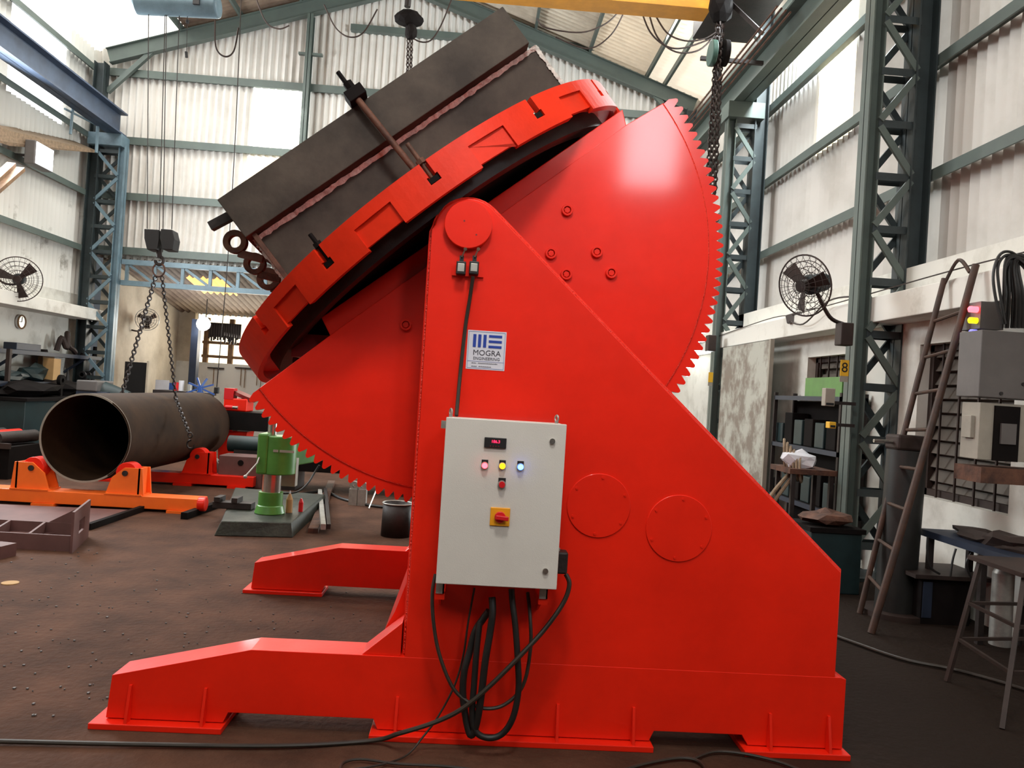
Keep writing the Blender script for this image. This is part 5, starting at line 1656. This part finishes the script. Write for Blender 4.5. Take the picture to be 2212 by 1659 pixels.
for lab, x_, y_, px, py, txt in (('yellow plate with black number 8 on the near laced column', 3.58, 7.205, 1824, 795, '8'), ('yellow plate on the laced column behind the gear', 3.6, 11.7, 1535, 815, '7')):
    p = at(px, py, Y=y_)
    t_ = thing('number_plate', lab, 'sign', (p.x, y_, p.z))
    hw = .04 if y_ < 8 else .035
    B().box(p.x - hw, p.x + hw, y_ - .006, y_, p.z - .075, p.z + .075).build('plate', 'hazard_yellow', t_)
    B().box(p.x - hw, p.x + hw, y_ - .004, y_, p.z - .13, p.z - .075).build('backing', 'panel_light', t_)
    if y_ < 8:
        text('number', txt, .13, (p.x, y_ - .008, p.z), (1, 0, 0), (0, 0, 1), 'black_plastic', t_)
jb = thing('fan_switch', 'maroon switch box on the near column under the fan arm', 'switch box', tuple(at(1826, 720, Y=7.15)))
p = at(1822, 722, Y=7.15)
B().box(p.x - .07, p.x + .05, 7.05, 7.18, p.z - .11, p.z + .1).build('box', 'steel_brown', jb, bevel=.01)
jb = thing('fan_switch', 'maroon switch box on the column behind the gear', 'switch box', tuple(at(1535, 740, Y=11.6)))
p = at(1536, 742, Y=11.6)
B().box(p.x - .07, p.x + .05, 11.5, 11.66, p.z - .12, p.z + .12).build('box', 'steel_brown', jb, bevel=.01)
for (px0, py0, px1, py1, mt, lab) in ((1784, 838, 1803, 878, 'panel_light', 'grey socket box low on the near column'), (1792, 911, 1806, 926, 'hazard_yellow', 'small lit yellowish meter under the socket box')):
    p, q = at(px0, py0, Y=7.1), at(px1, py1, Y=7.1)
    t_ = thing('socket_box', lab, 'socket', tuple(q))
    B().box(p.x, q.x, 7.1, 7.18, q.z, p.z).build('box', mt, t_, bevel=.006)
    B().box(p.x + .01, q.x - .01, 7.095, 7.1, q.z + .01, q.z + .03).build('socket', 'black_plastic', t_)
    B().box(q.x - .01, 3.55, 7.16, 7.2, q.z + .02, q.z + .05).build('arm', 'dark_steel', t_)
cc = thing('flood_light', 'small grey flood light on the right ledge below the fan', 'lamp', tuple(at(1717, 688, X=3.75)))
p = at(1716, 686, X=3.72)
B().frame_box(p, Vector((.8, -.5, .3)).normalized(), Vector((.5, .8, 0)).normalized(), Vector((-.2, .1, .9)).normalized(), .09, .05, .05).build('housing', 'panel_grey', cc, bevel=.008)
B().tube([p + Vector((0, 0, -.04)), p + Vector((.06, -.1, -.14)), p + Vector((.1, -.2, -.10))], .015).build('bracket', 'steel_brown', cc, smooth=True)
# rope coil
rc = thing('rope_coil', 'heap of brown rope and hose coils in front of the dark rack', 'rope', tuple(at(1700, 1010, Y=7.9)))
for i in range(6):
    c = at(1695 + i * 7, 985 + i * 6, Y=7.9 - i * .05)
    B().torus(c, (.9, -.4, .1 * i), .17 - .01 * i, .014, n=28, m=6, xdir=(0, .2, 1)).build('coil', 'rope', rc, smooth=True)
B().tube([at(1720, 1010, Y=7.8), at(1690, 1040, Y=7.6), at(1660, 1080, Y=7.5), at(1650, 1120, Y=7.5)], .02).tube([at(1735, 1000, Y=7.8), at(1700, 1045, Y=7.6), at(1672, 1085, Y=7.5), at(1660, 1120, Y=7.5)], .018).build('tail', 'rope', rc, smooth=True)
pk = thing('tool_stand', 'dark stand carrying silvery clutter below the rope coils', 'stand', (*on(1740, 1230), 0))
p = at(1738, 1010, Y=7.75)
B().box(p.x - .25, p.x + .22, 7.5, 8.0, p.z - .05, p.z).build('top', 'rusty_steel', pk)
for sx in (-.2, .18):
    B().box(p.x + sx - .02, p.x + sx + .02, 7.52, 7.56, 0, p.z - .05).build('leg', 'dark_steel', pk)
    B().box(p.x + sx - .02, p.x + sx + .02, 7.9, 7.94, 0, p.z - .05).build('leg', 'dark_steel', pk)
tag(B().blob((p.x - .05, 7.72, p.z + .08), .2, .15, .1, .35).build('plastic_bag', 'cloth_white'), 'crumpled silvery bag on the dark stand', 'bag')
tc = thing('tool_chest', 'teal chest with scrap on top behind the sloping red edge', 'chest', (3.3, 6.9, 0))
p = at(1790, 1190, Y=6.9)
B().box(2.95, 3.40, 6.6, 7.05, 0, .52).build('body', 'teal_machine', tc, bevel=.01)
B().box(2.93, 3.42, 6.58, 7.07, .52, .56).build('lid', 'black_grease', tc)
tag(B().blob((3.15, 6.8, .62), .2, .18, .07, .35).build('scrap_heap', 'rusty_steel'), 'small rusty scrap heap on the teal chest', 'scrap', kind='stuff')

# bamboo ladder
ld = thing('bamboo_ladder', 'brown bamboo ladder leaning on the right ledge', 'ladder', (*on(1870, 1345), 0))
fA, fB = Vector((*on(1882, 1368), 0.0)), Vector((*on(1857, 1325), 0.0))
tA = at(2108, 572, X=3.64)
tB = at(2040, 602, X=3.66)
B().tube([fA, fA.lerp(tA, .5) + Vector((.01, 0, 0)), tA], .026, n=10).build('rail', 'bamboo', ld, smooth=True)
B().tube([fB, fB.lerp(tB, .5) + Vector((-.01, 0, 0)), tB], .022, n=10).build('rail', 'bamboo', ld, smooth=True)
for i in range(1, 9):
    f_ = i / 9.2
    B().cyl(fA.lerp(tA, f_), fB.lerp(tB, f_), .014, n=8).build('rung', 'bamboo', ld, smooth=True)
B().tube([tB + Vector((0, 0, -.05)), at(2070, 562, X=3.64), at(2095, 588, X=3.63)], .014, n=6).build('hook_bar', 'bamboo', ld, smooth=True)
# round pedestal
pc_ = Vector((*on(1945, 1335), 0))
pdl = thing('pipe_pedestal', 'thick dark round pedestal beside the ladder foot', 'pedestal', tuple(pc_))
zt_p = at(1975, 975, Y=pc_.y).z
B().cyl(pc_ + Vector((0, .1, 0)), pc_ + Vector((0.03, .1, zt_p)), .145, n=32).build('pipe', 'dark_blk', pdl, smooth=True)
B().cyl(pc_ + Vector((0, .1, 0)), pc_ + Vector((0, .1, .04)), .25, n=32).build('flange', 'steel_brown', pdl, smooth=True)
vi = B().box(pc_.x - .1, pc_.x + .15, pc_.y, pc_.y + .2, zt_p, zt_p + .12).build('vice', 'steel_brown', pdl, bevel=.02)
B().cyl((pc_.x - .25, pc_.y + .08, zt_p + .06), (pc_.x - .1, pc_.y + .08, zt_p + .06), .015, n=8).build('screw', 'bright_steel', vi)

# electrical corner
ep = thing('switchboard', 'large grey electrical switchboard at the right edge', 'switchboard', (3.8, 5.0, 1.6))
YE = 5.15
q0_, q1_ = at(2122, 712, Y=YE), at(2240, 865, Y=YE)
B().box(q0_.x, 3.98, YE, YE + .25, q1_.z, q0_.z).build('cabinet', 'panel_grey', ep, bevel=.006)
for px, py in ((2162, 850), (2210, 830)):
    p = at(px, py, Y=YE)
    B().cyl((p.x, YE - .008, p.z), (p.x, YE, p.z), .012, n=12).build('knob', 'black_plastic', ep)
mt_ = thing('meter_box', 'grey open meter box with black slot under the switchboard', 'meter box', (3.8, 5.2, 1.1))
q0_, q1_ = at(2118, 868, Y=YE + .05), at(2235, 1000, Y=YE + .05)
B().box(q0_.x, 3.97, YE + .05, YE + .25, q1_.z, q0_.z - .003).build('case', 'panel_light', mt_, bevel=.005)
s0_, s1_ = at(2148, 876, Y=YE + .05), at(2195, 998, Y=YE + .05)
B().box(s0_.x, s1_.x, YE + .035, YE + .05, s1_.z, s0_.z).build('opening', 'black_grease', mt_)
B().box(s0_.x + .04, s1_.x - .03, YE + .02, YE + .035, (s0_.z + s1_.z) / 2 - .07, (s0_.z + s1_.z) / 2 + .07).build('breaker', 'panel_grey', mt_)
bx_ = thing('junction_box', 'small pale junction box beside the meter box', 'junction box', tuple(at(2108, 920, Y=YE + .1)))
p, q = at(2098, 897, Y=YE + .1), at(2117, 947, Y=YE + .1)
B().box(p.x, q.x - .003, YE + .1, YE + .2, q.z, p.z).build('box', 'panel_light', bx_, bevel=.004)
wbx = thing('wooden_box', 'brown wooden box under the meter box at the right edge', 'box', tuple(at(2165, 1050, Y=YE)))
p, q = at(2120, 1008, Y=YE), at(2230, 1050, Y=YE)
B().box(p.x, 3.97, YE, YE + .3, q.z, p.z - .004).build('box', 'rusty_steel', wbx)
ls = thing('phase_lamps', 'red, yellow and blue phase lamps beside the switchboard', 'indicator lamps', tuple(at(2125, 690, Y=5.5)))
p, q = at(2112, 652, Y=5.5), at(2136, 712, Y=5.5)
B().box(p.x, q.x + .08, 5.46, 5.7, q.z, p.z).build('bracket', 'panel_grey', ls)
for (px, py), m_ in (((2098, 668), 'lamp_red'), ((2098, 692), 'hazard_lamp'), ((2100, 718), 'lamp_violet')):
    if m_ not in MATS:
        M(m_, (255, 235, 20) if 'haz' in m_ else (110, 110, 255), emit=1.6)
    c = at(px, py, Y=5.5)
    B().cyl((c.x - .012, 5.5, c.z), (p.x, 5.5, c.z), .022, n=16).blob((c.x - .005, 5.49, c.z), .026, .026, .022).build('lamp', m_, ls, smooth=True)
cbn = thing('cable_bundle', 'thick bundle of dark cables dropping into the switchboard', 'cable bundle', tuple(at(2180, 620, Y=5.4)))
rnd = random.Random(5)
for i in range(16):
    dx = rnd.uniform(-22, 26)
    dy = rnd.uniform(-12, 12)
    B().tube([at(2185 + dx, 708, Y=5.17 + i * .004), at(2188 + dx * .9, 640, Y=5.10 + i * .003), at(2185 + dx * .6, 572 + dy, Y=5.10 + i * .003), at(2200 + dx * .3, 556 + dy * .5, Y=5.08 + i * .003), at(2240 + dx, 575 + dy, Y=5.05 + i * .003)], .011, n=6).build('cable', 'black_rubber', cbn, smooth=True)
for pts in ([(2165, 700), (2150, 640), (2146, 590), (2160, 550), (2185, 545), (2215, 570)], [(2172, 700), (2158, 620), (2156, 575), (2172, 552), (2200, 555), (2230, 580)]):
    B().tube([at(x, y, Y=5.12) for x, y in pts], .010, n=6).build('cable', 'black_rubber', cbn, smooth=True)
# bench, cabinet and trestle at the right edge
wk = thing('work_bench', 'blue-topped work bench with clutter along the right wall', 'work bench', (3.95, 5.2, 0))
zb_ = at(2100, 1175, X=3.6).z
y0_, y1_ = at(2290, 1200, X=3.6).y, at(1990, 1145, X=3.6).y
B().box(3.58, 3.98, y0_, y1_, zb_ - .05, zb_).build('top', 'dark_blue', wk)
for y in (y0_ + .1, (y0_ + y1_) / 2, y1_ - .1):
    B().box(3.60, 3.64, y - .02, y + .02, 0, zb_ - .05).build('leg', 'dark_steel', wk)
    B().box(3.92, 3.96, y - .02, y + .02, 0, zb_ - .05).build('leg', 'dark_steel', wk)
tag(B().blob((3.82, y1_ - .45, zb_ + .02), .12, .3, .05, .4).blob((3.84, y0_ + .75, zb_ + .02), .12, .4, .05, .4).blob((3.8, (y0_ + y1_) / 2, zb_ + .02), .1, .2, .07, .5).build('bench_clutter', 'steel_brown'), 'brown oily clutter covering the blue bench top', 'clutter', kind='stuff')
cbx = thing('steel_cabinet', 'low dark cabinet with tray top below the blue bench', 'cabinet', (*on(2005, 1350), 0))
p = on(2000, 1352)
zc = at(2000, 1245, Y=p[1] + .1).z
B().box(p[0] - .02, p[0] + .36, p[1] + .05, p[1] + .45, 0, zc).build('body', 'black_grease', cbx)
B().box(p[0] - .1, p[0] + .5, p[1], p[1] + .5, zc, zc + .03).build('tray', 'steel_brown', cbx)
B().box(p[0] - .01, p[0] + .06, p[1] + .04, p[1] + .05, .05, zc - .03).build('door', 'dark_blue', cbx)
for lab, pts in (('dark cable drooping from the bench onto the low cabinet', [(2004, 1160), (2003, 1190), (2010, 1225), (2030, 1240)]), ('dark cable hanging straight from the bench', [(2065, 1185), (2058, 1210), (2053, 1245)]), ('curved dark cable below the bench nearer the trestle', [(2098, 1195), (2088, 1215), (2092, 1235), (2100, 1250)])):
    tag(B().tube([at(x, y, Y=5.5) for x, y in pts], .008, n=6).build('power_cable', 'black_rubber', smooth=True), lab, 'cable')
ts = thing('steel_trestle', 'rusty steel trestle stool at the lower right edge', 'trestle', (3.2, 4.5, 0))
ztp = at(2160, 1215, Y=4.6).z
F = [Vector((*on(2045, 1472), 0)), Vector((*on(2165, 1575), 0))]
F += [F[0] + Vector((.62, .12, 0)), F[1] + Vector((.6, .1, 0))]
Tt = [Vector((3.10, 4.6, ztp)), Vector((3.10, 4.22, ztp)), Vector((3.45, 4.62, ztp)), Vector((3.42, 4.22, ztp))]
for f_, t_ in zip(F, Tt):
    B().bar(f_, t_, .024, .024).build('leg', 'steel_brown', ts)
B().box(3.06, 3.48, 4.18, 4.66, ztp, ztp + .025).build('top', 'steel_brown', ts)
for f_ in (.35, .65):
    for i, j in ((0, 1), (0, 2), (1, 3)):
        B().bar(F[i].lerp(Tt[i], f_), F[j].lerp(Tt[j], f_), .018, .018).build('stretcher', 'steel_brown', ts)
gb = thing('gas_cylinder', 'dull white cylinder standing under the trestle', 'cylinder', (3.75, 5.2, 0))
B().cyl((3.78, 5.35, 0), (3.78, 5.35, .5), .07, n=20).cyl((3.78, 5.35, .5), (3.78, 5.35, .6), .069, .02, n=20).build('body', 'galvanised', gb, smooth=True)
B().cyl((3.78, 5.35, .6), (3.78, 5.35, .66), .018, n=10).build('valve', 'dark_steel', gb)
# wires on the ledges
for lab, pts in (('thin service wire sagging along the right ledge', [(1500, 745), (1650, 692), (1720, 678), (1860, 640), (2000, 600), (2110, 570), (2212, 545)]),):
    tag(B().tube([at(x, y, X=3.68) for x, y in pts], .006, n=5).build('service_wire', 'steel_brown', smooth=True), lab, 'wire')
tag(B().tube([at(1700, 690, X=3.68) + Vector((0, 0, 0)), at(1735, 700, X=3.62), at(1790, 650, X=3.6), at(1850, 640, X=3.6)], .009, n=5).build('service_wire', 'steel_brown', smooth=True), 'thicker black wire looping behind the right fan', 'wire')
# swarf and chips on the floor
rnd = random.Random(21)
sw_b = B()
for i in range(260):
    px, py = rnd.uniform(0, 900), rnd.uniform(1180, 1560)
    x, y = on(px, py)
    r_ = rnd.uniform(.002, .006)
    if -1.6 < x < 0 and (3.4 < y < 3.8):
        continue
    sw_b.frame_box(Vector((x, y, .004)), Vector((1, 0, 0)), Vector((0, 1, 0)), Vector((0, 0, 1)), r_, r_ * rnd.uniform(.4, 1.4), .003)
tag(sw_b.build('metal_chips', 'panel_grey'), 'pale metal chips and grit scattered over the workshop floor', 'debris', kind='stuff')

# unseen fill lamp with fixture, added to brighten the upper machine
hbl = thing('machine_fill_lamp', 'added round fill lamp, out of view, hanging from the roof above the front of the machine', 'lamp', (0.1, 1.3, 5.0))
hd = (Vector((0.25, 3.5, 2.7)) - Vector((0.1, 1.3, 4.9))).normalized()
hc = Vector((0.1, 1.3, 4.9))
B().cyl(hc - hd * 0.30, hc - hd * 0.02, 0.10, 0.42, n=28, caps=False).build('reflector', 'galvanised', hbl, smooth=True, solid=0.004)
B().cyl(hc - hd * 0.45, hc - hd * 0.30, 0.09, n=20).build('housing', 'panel_grey', hbl, smooth=True)
B().cyl(hc - hd * 0.4, (0.1, 1.2, roof_z(0.1) - 0.05), 0.012, n=8).build('suspension', 'dark_steel', hbl)
